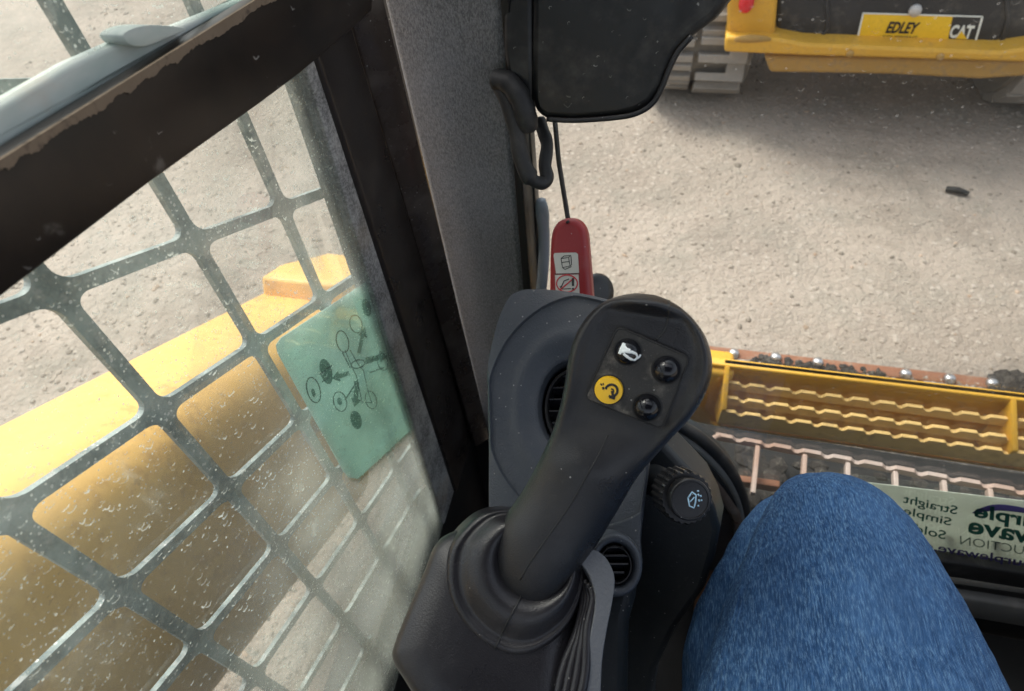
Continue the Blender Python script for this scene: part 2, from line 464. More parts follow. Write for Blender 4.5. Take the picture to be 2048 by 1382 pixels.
def rings(mb, R, cap0=True, cap1=True, closed=True):
    n = len(R[0]); vs = [p for r in R for p in r]; fs = []
    for i in range(len(R) - 1):
        for j in range(n if closed else n - 1):
            k = (j + 1) % n
            fs.append((i * n + j, i * n + k, (i + 1) * n + k, (i + 1) * n + j))
    if cap0: fs.append(tuple(range(n - 1, -1, -1)))
    if cap1: fs.append(tuple((len(R) - 1) * n + j for j in range(n)))
    return mb.add(vs, fs)
def tube(mb, pts, r, n=8, flat=None, flatk=1.0):
    pts = [Vector(p) for p in pts]; R = []; up = None
    for i, p in enumerate(pts):
        t = (pts[min(i + 1, len(pts) - 1)] - pts[max(i - 1, 0)]).normalized()
        if up is None:
            up = t.orthogonal().normalized()
        up = (up - t * up.dot(t)).normalized()
        if flat is not None:
            up = (Vector(flat) - t * Vector(flat).dot(t)).normalized()
        s = t.cross(up)
        rr = r[i] if isinstance(r, (list, tuple)) else r
        R.append([p + (s * math.cos(a) + up * math.sin(a) * flatk) * rr for a in [2 * math.pi * k / n for k in range(n)]])
    return rings(mb, R)
def disc_loft(mb, c, ax, prof, n=32, ref=None, ell=1.0):
    """lathe: prof = [(radius, height)] about axis ax at c"""
    ax = Vector(ax).normalized()
    u = (Vector(ref) - ax * Vector(ref).dot(ax)).normalized() if ref is not None else ax.orthogonal().normalized()
    w = ax.cross(u)
    R = [[Vector(c) + ax * h + (u * math.cos(a) + w * math.sin(a) * ell) * r for a in [2 * math.pi * k / n for k in range(n)]] for r, h in prof]
    return rings(mb, R)
def stroke(mb, bvh, pts, r, off=0.0, n=6, smooth=0, closed=False, flatk=.5):
    if smooth: pts = smooth_px(pts, smooth, closed)
    if closed: pts = list(pts) + [pts[0]]
    dense = []
    for a, b in zip(pts[:-1], pts[1:]):
        k = max(1, int(math.hypot(b[0] - a[0], b[1] - a[1]) / 6))
        dense += [(a[0] + (b[0] - a[0]) * i / k, a[1] + (b[1] - a[1]) * i / k) for i in range(k)]
    dense.append(tuple(pts[-1][:2]))
    P = []
    for u, v in dense:
        hit = bvh.ray_cast(CAM, ray(u, v)) if isinstance(bvh, BVHTree) else (bvh.at(u, v),)
        if hit[0] is not None: P.append(hit[0] - ray(u, v) * off)
    if len(P) > 1: tube(mb, P, r, n, -ray(*dense[0]), flatk)
    return mb
def hit(bvh, u, v): return bvh.ray_cast(CAM, ray(u, v))

def text_mesh(body, shear=0.0, bold=0.0):
    cu = bpy.data.curves.new('t', 'FONT'); cu.body = body; cu.shear = shear; cu.offset = bold; cu.resolution_u = 3
    ob = bpy.data.objects.new('t', cu); C.objects.link(ob)
    dg = bpy.context.evaluated_depsgraph_get(); dg.update()
    me = bpy.data.meshes.new_from_object(ob.evaluated_get(dg))
    vs = np.array([v.co[:] for v in me.vertices]); fs = [tuple(p.vertices) for p in me.polygons]
    bpy.data.objects.remove(ob); bpy.data.curves.remove(cu); bpy.data.meshes.remove(me)
    lo = vs.min(0); hi = vs.max(0)
    vs = (vs - lo) / np.maximum(hi - lo, 1e-9)
    return vs, fs
def put_text(mb, body, plane, bl, br, tl, shear=0.0, bold=0.0, off=.0006):
    """text bounding box mapped on the parallelogram bottom-left, bottom-right, top-left (surveyed points on the plane)"""
    vs, fs = text_mesh(body, shear, bold)
    o, x, y = plane.at(*bl), plane.at(*br), plane.at(*tl)
    x = x - o; y = y - o
    mb.add([o + x * a[0] + y * a[1] + plane.n * off for a in vs], fs)

# ================================================================== GROUND
mb = MB()
mb.add([(-60, -60, 0), (60, -60, 0), (60, 60, 0), (-60, 60, 0)], [(0, 1, 2, 3)])
mb.build('ground', m_ground, None, smooth=False, kind='structure')

def stones():
    ico = bmesh.new(); bmesh.ops.create_icosphere(ico, subdivisions=1, radius=1)
    bv = np.array([v.co[:] for v in ico.verts]); bf = np.array([[v.index for v in f.verts] for f in ico.faces]); ico.free()
    def scatter(n, x0, x1, y0, y1, smin, smax):
        x = rng.uniform(x0, x1, n); y = rng.uniform(y0, y1, n)
        s = smin + (smax - smin) * rng.power(.22, n)
        return np.stack([x, y, s], 1)
    A = np.concatenate([scatter(13000, -.5, 2.2, .9, 3.4, .0025, .0085), scatter(150, -.5, 2.2, .9, 3.4, .008, .014),
                        scatter(9000, -3.2, -.5, .2, 3.2, .004, .011), scatter(120, -3.2, -.5, .2, 3.2, .010, .018),
                        scatter(2500, -1.0, -.3, -.2, 1.2, .003, .010)])
    n = len(A); k = len(bv)
    ang = rng.uniform(0, 6.283, n); sq = np.stack([rng.uniform(.7, 1.3, n), rng.uniform(.7, 1.3, n), rng.uniform(.35, .7, n)], 1)
    V = bv[None] * sq[:, None] * (1 + rng.uniform(-.22, .22, (n, k, 1)))
    c, s_ = np.cos(ang)[:, None], np.sin(ang)[:, None]
    X = V[..., 0] * c - V[..., 1] * s_; Y = V[..., 0] * s_ + V[..., 1] * c
    V = np.stack([X, Y, V[..., 2]], -1) * A[:, None, 2:3] + np.stack([A[:, 0], A[:, 1], A[:, 2] * .02], 1)[:, None]
    Fc = (bf[None] + (np.arange(n) * k)[:, None, None]).reshape(-1, 3)
    me = bpy.data.meshes.new('gravel'); me.from_pydata(V.reshape(-1, 3).tolist(), [], Fc.tolist())
    me.materials.append(m_stone)
    o = bpy.data.objects.new('gravel', me); C.objects.link(o)
    tag(o, 'loose tan gravel stones scattered over the yard', 'gravel', kind='stuff')
stones()

# ================================================================== CAB SHELL (the cab the photograph is taken in)
mb = MB()
box(mb, (-.30, -.75, .16), (.80, .48, .20))
mb.build('cab_floor', m_dark, None, False, kind='structure')
mb = MB()
box(mb, (-.30, -.80, .20), (.80, -.75, 1.25)); box(mb, (.80, -.75, .20), (.84, .5, .85)); box(mb, (-.30, -.75, .20), (-.26, .56, .66))
mb.build('cab_wall', m_dark, None, False, kind='structure')
mb = MB()
box(mb, (-.30, -.80, 1.98), (.84, .12, 2.03)); box(mb, (-.30, .50, 1.98), (.84, .60, 2.03)); box(mb, (-.30, .12, 1.98), (-.22, .50, 2.03)); box(mb, (.76, .12, 1.98), (.84, .50, 2.03))  # out of view; rear panel and opening shaped to cut overhead light
mb.build('cab_roof', m_dark, None, False, bevel=.01, kind='structure')

# ================================================================== PILLAR
def vert_strip(mb, pl, La, Lb, Ra, Rb, z0, z1, th, d=None):
    """a strip between two surveyed edge lines, continued along them to heights z0 and z1"""
    def ext(a, b, z):
        p, q = pl.at(*a), pl.at(*b); t = (z - p.z) / (q.z - p.z)
        return p + (q - p) * t
    fr = [ext(La, Lb, z0), ext(Ra, Rb, z0), ext(Ra, Rb, z1), ext(La, Lb, z1)]
    d = Vector(d).normalized() if d is not None else -pl.n
    return prism_pts(mb, fr, [p + d * th for p in fr])
ppil = Plane((-.235, .516, 1.08), (-.16, -.987, 0))
pil = thing('cab_pillar', 'cab corner pillar wrapped in grey felt, between the side window and the windscreen', 'pillar', (-.19, .52, .52))
mb = MB(); vert_strip(mb, ppil, (766, 0), (930, 690), (1001, 0), (1046, 560), .52, 1.98, .05)
mb.build('felt_cover', m_felt, pil, True, bevel=.006, seg=3, angle=40)
mb = MB(); vert_strip(mb, ppil.off(-.012), (735, 0), (905, 690), (990, 0), (1040, 560), .52, 1.98, .05)
mb.build('pillar_post', m_black, pil, True)
mb = MB(); prism(mb, [(890, 660), (1060, 640), (1060, 1120), (930, 1120)], ppil.off(-.02), .02)  # dark filler panel added to close a bright gap at the pillar foot
mb.build('dark_filler', m_dark, pil, False)
mb = MB(); vert_strip(mb, ppil.off(.004), (1001, 0), (1045, 560), (1016, 0), (1060, 560), .52, 1.98, .03)
mb.build('rubber_seal', m_blackmat, pil, True, bevel=.003)
mb = MB(); vert_strip(mb, ppil.off(-.03), (1018, 150), (1056, 560), (1036, 150), (1067, 560), .52, 1.98, .01)
mb.build('glass_edge', m_steel, pil, True)
mb = MB(); vert_strip(mb, ppil.off(-.02), (1034, 150), (1066, 560), (1052, 150), (1082, 560), .52, 1.98, .012)
mb.build('glazing_bead', m_black, pil, True, bevel=.003)

# ================================================================== SIDE WINDOW
sw = thing('side_window', 'dirty greenish side window of the cab with a thick dark rail across it', 'window', (-.235, .4, .66))
px_post = PX(-.232)
mb = MB(); vert_strip(mb, px_post.off(-.004), (615, 130), (743, 560), (640, 130), (777, 560), .60, 1.98, .012)
mb.build('dusty_seal', m_dustframe, sw, True, bevel=.003)
mb = MB(); vert_strip(mb, px_post, (641, 130), (778, 560), (728, 130), (856, 560), .60, 1.98, .03)
mb.build('window_frame', m_brown, sw, True, bevel=.003)
pfr = Plane(px_post.at(787, 300), (.75, -.66, 0))
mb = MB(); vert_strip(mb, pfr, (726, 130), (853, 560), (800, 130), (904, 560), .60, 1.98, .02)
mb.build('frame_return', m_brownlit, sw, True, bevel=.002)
px_bar = PX(-.222)
mb = MB(); prism(mb, [(-1700, 1905), (-400, 900), (0, 597), (300, 366), (520, 208), (600, 148), (697, 66), (745, 20), (745, -120), (720, -120), (530, -6), (0, 326), (-400, 570), (-1700, 1360)], px_bar, .012)
mb.build('window_rail', m_bar, sw, True, bevel=.0015)
# dried mud along the rail's upper edge
mb = MB()
pts = []
for i in range(241):
    t = i / 240; u = -60 + 700 * t; v0 = 326 - .6265 * u + 4
    jag = 6 + (11 * abs(math.sin(u * .045 + 1.3 * math.sin(u * .021))) ** 2 + 7 * random.random()) * (1.0 - .35 * t)
    pts.append((u, v0 + jag))
lowr = pts[::-1]
prism(mb, [(-60, 326 + .6265 * 60 - 6), (640, 326 - .6265 * 640 - 6)] + lowr, px_bar.off(.0009), .0016)
mb.build('mud_crust', m_mud, sw, False)
mb = MB(); prism(mb, [(-1700, 1340), (-400, 560), (0, 318), (530, -14), (720, -130), (560, -130), (500, -4), (340, 62), (245, 84), (148, 128), (0, 214), (-400, 470), (-1700, 1240)], PX(-.236), .010)
mb.build('rail_channel', m_channel, sw, True, bevel=.002)
mb = MB(); prism(mb, [(246, 70), (268, 56), (300, 50), (352, 53), (372, 60), (330, 78), (292, 92), (262, 90)], PX(-.230), .012, smooth=3)
mb.build('latch', m_channel, sw, True, bevel=.002)
def pane(name, x, y0, y1, z0, z1, mat, parent):
    mb = MB(); box(mb, (x - .003, y0, z0), (x, y1, z1)); return mb.build(name, mat, parent, False)
pane('glass', -.238, -.6, .44, .60, 1.95, m_sideglass, sw)

# ================================================================== WINDOW GUARD (punched plate)
def guard():
    x0, s = -.265, .265 / .45
    Hc = 1.45
    pitch_y, pitch_z, slope = .1475 * s, .1665 * s, -.515
    y_c = .2655 * s; z_c = Hc - (Hc - .944) * s
    bw = .0094; rad = .0092; th = .0038
    n = 6
    def ringpts(cy, hy, hz, r):
        out = []
        for qx, qz, a0 in ((1, 1, 0), (-1, 1, 90), (-1, -1, 180), (1, -1, 270)):
            for k in range(n + 1):
                a = math.radians(a0 + 90 * k / n)
                out.append((qx * (hy - r) + r * math.cos(a), qz * (hz - r) + r * math.sin(a)))
        return out
    def outer():
        hy, hz = pitch_y / 2, pitch_z / 2; out = []
        for qx, qz, a0 in ((1, 1, 0), (-1, 1, 90), (-1, -1, 180), (1, -1, 270)):
            for k in range(n + 1):
                f = k / n
                # along the cell border near each corner
                a = {0: (hy, hz * (f * 2 if f <= .5 else 1)), 90: None}.get(a0)
                t = f
                e = .55
                if a0 == 0: p = (hy, hz * (1 - e + e * 2 * t)) if t <= .5 else (hy * (1 - e * (2 * t - 1)), hz)
                elif a0 == 90: p = (-hy * (1 - e + e * 2 * t), hz) if t <= .5 else (-hy, hz * (1 - e * (2 * t - 1)))
                elif a0 == 180: p = (-hy, -hz * (1 - e + e * 2 * t)) if t <= .5 else (-hy * (1 - e * (2 * t - 1)), -hz)
                else: p = (hy * (1 - e + e * 2 * t), -hz) if t <= .5 else (hy, -hz * (1 - e * (2 * t - 1)))
                out.append((min(max(p[0], -hy), hy), min(max(p[1], -hz), hz)))
        return out
    O = outer()
    mb = MB()
    for i in range(-6, 3):
        for j in range(-5, 6):
            cy = y_c + (i + .5) * pitch_y; cz = z_c - (j + .5) * pitch_z
            I = ringpts(0, pitch_y / 2 - bw / 2, pitch_z / 2 - bw / 2, rad)
            def w(p, x):
                yy = cy + p[0] + (.034 if i == 2 and p[0] > 0 else 0)
                return (x, yy, cz + p[1] + slope * (yy - y_c))
            A = [w(p, x0) for p in O]; B = [w(p, x0) for p in I]; B2 = [w(p, x0 - th) for p in I]; A2 = [w(p, x0 - th) for p in O]
            rings(mb, [A, B, B2, A2], False, False)
    g = thing('window_guard', 'grey-green steel mesh guard with rounded openings outside the side window', 'window guard', (x0, .1, .7))
    mb.build('guard_plate', m_guard, g, False, bevel=0)
guard()

# ---- control chart decal on the glass
def control_decal():
    pl = PX(-.2425)
    d = thing('control_decal', 'green see-through decal with arrows and ovals stuck on the side window', 'sticker', pl.at(700, 730))
    mb = MB(); prism(mb, [(553, 690), (562, 676), (745, 556), (772, 548), (790, 566), (868, 800), (862, 822), (716, 958), (698, 955), (688, 944), (556, 706)], pl, .0006, d=(-1, 0, 0))
    mb.build('film', m_greenfilm, d, False)
    ink = PX(-.2418)
    mb = MB()
    def oval(cu, cv, ru, rv, r, fill=False, rot=-.25):
        P = [(cu + ru * math.cos(a) * math.cos(rot) - rv * math.sin(a) * math.sin(rot), cv + ru * math.cos(a) * math.sin(rot) + rv * math.sin(a) * math.cos(rot)) for a in [2 * math.pi * k / 20 for k in range(20)]]
        if fill: mb.add([ink.at(*p) for p in P], [tuple(range(20))])
        else: stroke(mb, ink, P, r, closed=True, n=4)
    def poly(P): mb.add([ink.at(*p) for p in P], [tuple(range(len(P)))])
    oval(652, 743, 12, 26, 0, True); oval(712, 840, 11, 19, 0, True); oval(733, 615, 9, 18, 0, True); oval(788, 692, 9, 19, 0, True)
    for c in ((627, 780, 13, 26), (680, 803, 13, 20), (685, 683, 12, 22), (712, 648, 12, 18), (765, 724, 10, 17), (742, 800, 11, 18)): oval(*c, .00045)
    oval(679, 803, 5, 8, 0, True); oval(627, 786, 4, 9, 0, True)
    # four arrows round the lever
    poly([(664, 757), (676, 741), (678, 748), (697, 742), (699, 750), (680, 757), (682, 764)])
    poly([(730, 716), (758, 709), (759, 720), (732, 728)]); poly([(758, 700), (775, 712), (760, 727)])
    poly([(714, 705), (723, 664), (729, 667), (721, 708)]); poly([(717, 670), (730, 652), (734, 676)])
    poly([(708, 762), (718, 764), (716, 800), (707, 797)]); poly([(702, 795), (722, 800), (709, 815)])
    stroke(mb, ink, [(700, 700), (716, 728), (727, 742), (738, 790), (744, 806)], .0004, n=4)
    stroke(mb, ink, [(690, 700), (704, 735), (712, 750), (724, 804), (744, 806)], .0004, n=4)
    oval(716, 728, 14, 8, .0005)
    stroke(mb, ink, [(685, 705), (700, 735)], .0006, n=4); stroke(mb, ink, [(768, 735), (740, 745)], .0006, n=4); stroke(mb, ink, [(690, 800), (716, 760)], .0006, n=4)
    for u, v in ((645, 745), (658, 735), (650, 760)): stroke(mb, ink, [(u - 6, v + 4), (u + 6, v - 4)], .0004, n=4)
    mb.build('chart_print', m_greenink, d, False)
control_decal()

# ================================================================== LIFT ARM outside the window
def lift_arm():
    x = -.6
    near = [PX(x).at(0, 985), PX(x).at(490, 690)]
    d = (near[1] - near[0]).normalized()
    a = thing('lift_arm', 'yellow loader lift arm running forward below the side window', 'lift arm', near[0] + Vector((0, 0, -.2)))
    nrm = Vector((0, -d.z, d.y)).normalized()            # up, across the arm
    if nrm.z < 0: nrm = -nrm
    def prof(o, wid=.18, dep=.50, r=.085):
        P = []
        for cx, cz, a0 in ((-r, -r, 0), (-wid + .01, -.01, 90), (-wid + .01, -dep + .01, 180), (-r, -dep + r, 270)):
            rr = r if cx == -r else .01
            for k in range(7):
                t = math.radians(a0 + 90 * k / 6)
                P.append(o + Vector((1, 0, 0)) * (cx + rr * math.cos(t)) + nrm * (cz + rr * math.sin(t)))
        return P
    o0 = near[0] + Vector((.055, 0, 0))
    mb = MB(); rings(mb, [prof(o0 + d * s) for s in (-1.6, -.4, 0, .25, .5, .70)])
    mb.build('arm_beam', m_yel_arm, a, True, angle=35)
    # bracket plate welded over the arm's front end
    mb = MB()
    c = near[0] + d * .66 + Vector((.05, 0, 0))
    w0 = [c + Vector((.004, 0, 0)) + d * s + nrm * t for s, t in ((-.02, .035), (.05, .042), (.24, .02), (.24, -.36), (.05, -.36), (-.02, -.02))]
    prism_pts(mb, w0, [p + Vector((-.17, 0, 0)) for p in w0])
    mb.build('front_bracket', m_yel_arm, a, True, bevel=.006, angle=40)
    mb = MB()
    c2 = near[0] + d * .50 + Vector((.037, 0, 0)) - nrm * .16
    disc_loft(mb, c2 + Vector((.018, 0, 0)), (1, 0, 0), [(.0, 0), (.028, 0), (.030, .004), (.030, .012), (.026, .016), (0, .016)], 20)
    mb.build('pivot_pin', m_tan, a, True, angle=40)
lift_arm()

# ================================================================== THE OTHER LOADER
def other_loader():
    yb = 2.38
    P = PY(yb)
    L = thing('track_loader', 'yellow compact track loader with a black rear door parked across the gravel', 'loader', (.72, 2.9, 0))
    # rear frame: yellow side post, ledge and belly
    mb = MB(); prism(mb, [(1466, -330), (1552, -330), (1560, -60), (1548, 90), (1452, 100)], PY(yb - .01), .5, d=(0, 1, 0))
    mb.build('rear_post', m_yel, L, True, bevel=.012, angle=40)
    mb = MB(); prism(mb, [(2560, -330), (2660, -330), (2680, 110), (2560, 110)], PY(yb - .01), .5, d=(0, 1, 0))
    mb.build('rear_post', m_yel, L, True, bevel=.012, angle=40)
    mb = MB(); prism(mb, [(1451, 74), (1558, 78), (1610, 88), (2000, 104), (2060, 96), (2680, 92), (2680, 122), (2060, 126), (1600, 112), (1448, 105)], PY(yb - .05), .6, d=(0, 1, 0))
    mb.build('bumper', m_yel, L, True, bevel=.010, angle=40)
    mb = MB(); prism(mb, [(1528, 112), (2180, 126), (2100, 150), (1960, 160), (1780, 150), (1540, 146)], PY(yb), .6, d=(0, 1, 0))
    mb.build('belly_guard', m_tan, L, True, bevel=.012, angle=40)
    mb = MB(); prism(mb, [(1556, -330), (2560, -330), (2560, 96), (2060, 96), (1610, 90), (1554, 82)], PY(yb + .03), .12, d=(0, 1, 0))
    door = mb.build('rear_door', m_doorblack, L, True, bevel=.012, angle=40)
    mb = MB()
    for pts in ([(1648, -330), (1660, 60), (1640, 80), (1632, 80), (1652, 60), (1641, -330)], [(1990, -330), (2022, 40), (2008, 90), (1998, 90), (2012, 40), (1980, -330)]):
        prism(mb, pts, PY(yb + .022), .012, d=(0, 1, 0))
    mb.build('door_rib', m_doorblack, door, True, bevel=.003)
    mb = MB(); hb = PY(yb + .03).at(1830, 20); disc_loft(mb, hb + Vector((0, .0, 0)), (0, -1, 0), [(0, 0), (.02, 0), (.018, .012), (0, .014)], 14)
    mb.build('bolt', m_steel, door, True)
    mb = MB(); tl = PY(yb - .012).at(1493, 4); disc_loft(mb, tl, (0, -1, 0), [(.034, 0), (.034, .008), (.026, .018), (0, .022)], 22, ref=(0, 0, 1), ell=.72)
    mb.build('tail_light', m_taillight, L, True)
    mb = MB(); prism(mb, [(1470, 76), (1500, 70), (1536, 74), (1540, 82), (1500, 86), (1472, 84)], PY(yb - .052), .004, d=(0, 1, 0), smooth=2)
    mb.build('bumper_slot', m_tan, L, True)
    for u, v in ((1700, 107), (1880, 113)):
        mb = MB(); disc_loft(mb, PY(yb - .05).at(u, v), (0, -1, 0), [(.012, 0), (.012, .004), (0, .006)], 10); mb.build('bolt', m_tan, L, True)
    # upper body and cab
    mb = MB(); box(mb, (.30, yb + .05, .95), (1.22, yb + 1.2, 1.25)); mb.build('engine_hood', m_yel, L, True, bevel=.03)
    mb = MB(); box(mb, (.32, yb + .9, 1.25), (1.2, yb + 2.2, 2.0)); mb.build('cab', m_doorblack, L, True, bevel=.04)
    # tracks
    lug_me = None
    for cx in (.075, 1.345):
        hw = .20; r = .27; yc = 2.70; zc = .285
        tr = None
        mb = MB(); R = []
        for sx in (-hw, hw):
            prof = [(yc + r * math.sin(-a), zc + r * math.cos(a)) for a in [math.pi * k / 14 for k in range(15)]]
            prof += [(yc + 1.5 + .0 + r * math.sin(a), zc - r * math.cos(a)) for a in [math.pi * k / 14 for k in range(15)]]
            R.append([Vector((cx + sx, y, z)) for y, z in prof])
        rings(mb, R)
        tr = mb.build('track', m_track, L, True, angle=40, loc=(cx, yc, 0))
        for k in range(9):
            a = math.radians(-86 + 20 * k)
            for side in (-1, 1):
                if lug_me is None:
                    b = MB()
                    # C-shaped tread block, opening towards the middle groove
                    pts = [(-.085, -.045), (.085, -.045), (.085, -.018), (-.02, -.018), (-.02, .016), (.085, .016), (.085, .045), (-.085, .045)]
                    rl = root_loc(tr); prism_pts(b, [rl + Vector((p[0], -.030, p[1])) for p in pts], [rl + Vector((p[0] * 1.06, .01, p[1] * 1.06)) for p in pts])
                    lo = b.build('tread_lug', m_lug, tr, True, bevel=.003, angle=30)
                    lug_me = lo.data
                else:
                    lo = bpy.data.objects.new('tread_lug', lug_me); C.objects.link(lo); lo.parent = tr
                    bv = lo.modifiers.new('bevel', 'BEVEL'); bv.width = .003; bv.segments = 2; bv.limit_method = 'ANGLE'
                y = -r * math.cos(a); z = zc + r * math.sin(a)
                zz = .012 if side < 0 else -.012
                lo.location = (side * .096, y, z)
                lo.rotation_euler = (-a, math.pi if side > 0 else 0, 0) if side > 0 else (-a, 0, 0)
    # dealer sticker on the door
    pl = PY(yb + .029)
    s = thing('dealer_sticker', 'yellow and black dealer sticker on the black rear door of the parked loader', 'sticker', pl.at(1840, 60))
    mb = MB(); prism(mb, [(1727, 27), (1906, 31), (1894, 88), (1713, 85)], pl.off(.002), .0015); mb.build('yellow_panel', m_decal_yellow, s, False)
    mb = MB(); prism(mb, [(1907, 31), (1964, 34), (1947, 92), (1895, 88)], pl.off(.002), .0015); mb.build('black_panel', m_doorblack, s, False)
    mb = MB()
    for q in ([(1725, 25), (1966, 32), (1965, 35), (1726, 28)], [(1712, 84), (1948, 92), (1947, 95), (1711, 87)], [(1963, 33), (1967, 34), (1950, 94), (1946, 93)], [(1725, 26), (1728, 27), (1715, 85), (1711, 85)]):
        prism(mb, q, pl.off(.0035), .001)
    mb.build('border', m_white_ink, s, False)
    tp = pl.off(.003)
    mb = MB(); put_text(mb, 'EDLEY', tp, (1770, 66), (1836, 68), (1775, 43), .35, .035); put_text(mb, 'EQUIPMENT', tp, (1764, 77), (1834, 79), (1766, 70), .1, .0)
    mb.build('lettering', m_black_ink, s, False)
    mb = MB(); put_text(mb, 'CAT', tp, (1897, 76), (1943, 78), (1904, 49), .1, .04)
    mb.build('maker_lettering', m_white_ink, s, False)
    mb = MB(); mb.add([tp.at(*p) + tp.n * .0012 for p in ((1911, 77), (1934, 78), (1923, 62))], [(0, 1, 2)])
    mb.build('emblem_triangle', m_decal_yellow, s, False)
other_loader()

# dark stick lying on the gravel
mb = MB(); a, b = PZ(.012).at(1892, 377), PZ(.012).at(1937, 387)
tube(mb, [a, a.lerp(b, .5) + Vector((0, 0, .004)), b], [.009, .011, .008], 7)
o = mb.build('stick', m_blackmat, None, True, loc=a); tag(o, 'short dark stick lying alone on the gravel', 'stick')

# ================================================================== BUCKET in front of the windscreen
def serrated(mb, a, b, h, th, pitch, across, dip=.010, up=Vector((0, 0, 1))):
    """upright plate from a to b with a scalloped top edge"""
    L = (b - a).length; n = int(L / pitch); x = (b - a) / L
    top = []
    for k in range(n):
        s = k * pitch
        for f, hh in ((0, 0), (.58, 0), (.66, -.55), (.74, -1), (.86, -1), (.94, -.45)):
            top.append(a + x * (s + f * pitch) + up * (hh * dip))
    top.append(b)
    w = across.normalized() * th
    N = len(top)
    lo = [a + x * ((p - a).dot(x)) - up * h for p in top]
    vs = top + lo + [p + w for p in top] + [p + w for p in lo]
    fs = []
    for i in range(N - 1):
        fs += [(i, i + 1, N + i + 1, N + i), (2 * N + i, 3 * N + i, 3 * N + i + 1, 2 * N + i + 1), (i, 2 * N + i, 2 * N + i + 1, i + 1)]
    fs += [(0, N, 3 * N, 2 * N), (N - 1, 3 * N - 1, 4 * N - 1, 2 * N - 1)]
    mb.add(vs, fs)

def bucket():
    B = thing('loader_bucket', 'yellow loader bucket with serrated step bars and a rusty bolted cutting edge', 'bucket', (.4, 1.0, 0))
    ed = PZ(.03)
    e0, e1 = ed.at(1430, 690), ed.at(1960, 755); yd = (e1 - e0).normalized()
    yedge = (e0.y + e1.y) / 2
    mb = MB(); box(mb, (-.8, yedge - .035, .006), (1.5, yedge, .03)); mb.build('cutting_edge', m_rust, B, True, bevel=.004)
    mb = MB(); box(mb, (-.8, .86, .004), (1.5, yedge - .034, .022)); mb.build('bucket_floor', m_bucket_floor, B, False)
    for s in (-.8, 1.47):
        mb = MB(); pts = [(s, .80, .02), (s, yedge - .02, .02), (s, yedge - .12, .20), (s, .86, .46), (s, .80, .46)]
        prism_pts(mb, [Vector(p) for p in pts], [Vector(p) + Vector((.03, 0, 0)) for p in pts]); mb.build('side_plate', m_yel, B, False, bevel=.004)
    me = None
    for u, v in ((1388, 696), (1468, 706), (1552, 714), (1636, 724), (1812, 747), (1900, 757), (1985, 766)):
        p = PZ(.036).at(u, v)
        if me is None:
            mb = MB(); disc_loft(mb, p, (0, 0, 1), [(.0145, -.008), (.0145, 0), (.0115, .006), (.006, .009), (0, .0095)], 16)
            o = mb.build('bolt', m_zinc, B, True, loc=p); me = o.data
        else:
            o = bpy.data.objects.new('bolt', me); C.objects.link(o); o.parent = B; o.location = p - root_loc(B)
    # step assembly across the back of the bucket
    zt = .44
    pt = PZ(zt)
    a, b = pt.at(1450, 731), pt.at(2048, 801)
    x = (b - a).normalized(); fw = Vector((-x.y, x.x, 0))
    a0, b0 = a, b + x * .8
    mb = MB(); prism_pts(mb, [a0 - x * .05, b0, b0 + fw * .018, a0 - x * .05 + fw * .018], [p - Vector((0, 0, .012)) for p in (a0 - x * .05, b0, b0 + fw * .018, a0 - x * .05 + fw * .018)])
    mb.build('top_rail', m_yel_step, B, True, bevel=.003)
    mb = MB(); q = [a0 + fw * .006, b0 + fw * .006, b0 + fw * .006 - Vector((0, 0, .20)), a0 + fw * .006 - Vector((0, 0, .20))]
    prism_pts(mb, q, [p + fw * .008 for p in q]); mb.build('back_plate', m_yel_step, B, False)
    for i, (za, ua, va, vb) in enumerate(((.408, 1450, 765, 843), (.388, 1447, 795, 880), (.368, 1442, 822, 908))):
        pp = PZ(za)
        p, q = pp.at(ua, va), pp.at(2048, vb)
        xd = (q - p).normalized(); q2 = q + xd * .8
        mb = MB(); serrated(mb, p, q2, .022 if i < 2 else .045, .0075, .046, fw, .0085)
        mb.build('serrated_bar', m_yel_worn, B, False, bevel=.0012)
    p3 = PZ(.368).at(1442, 822); q3 = PZ(.368).at(2048, 908)
    # end plates joining rail and bars
    for s in (0.0, 1.0):
        A = a + x * (.0 + s * ((pt.at(2022, 798) - a).length)); Bq = p3 + (q3 - p3).normalized() * (s * (PZ(.368).at(2022, 904) - p3).length)
        f = [A + Vector((0, 0, .0)), A - Vector((0, 0, .14)), Bq - Vector((0, 0, .05)), Bq + Vector((0, 0, .006))]
        mb = MB(); prism_pts(mb, f, [p + x * .010 for p in f]); mb.build('end_plate', m_yel_step, B, True, bevel=.002)
    mb = MB(); f = [p3 - Vector((0, 0, .05)), q3 + (q3 - p3).normalized() * .8 - Vector((0, 0, .05)), b0 - Vector((0, 0, .19)), a0 - Vector((0, 0, .19))]
    prism_pts(mb, f, [p - Vector((0, 0, .006)) for p in f]); mb.build('step_pan', m_yel_step, B, False)
    mb = MB(); box(mb, (-.8, .80, .05), (a.x + .02, .86, .43)); mb.build('back_shell', m_yel, B, True, bevel=.01)
bucket()
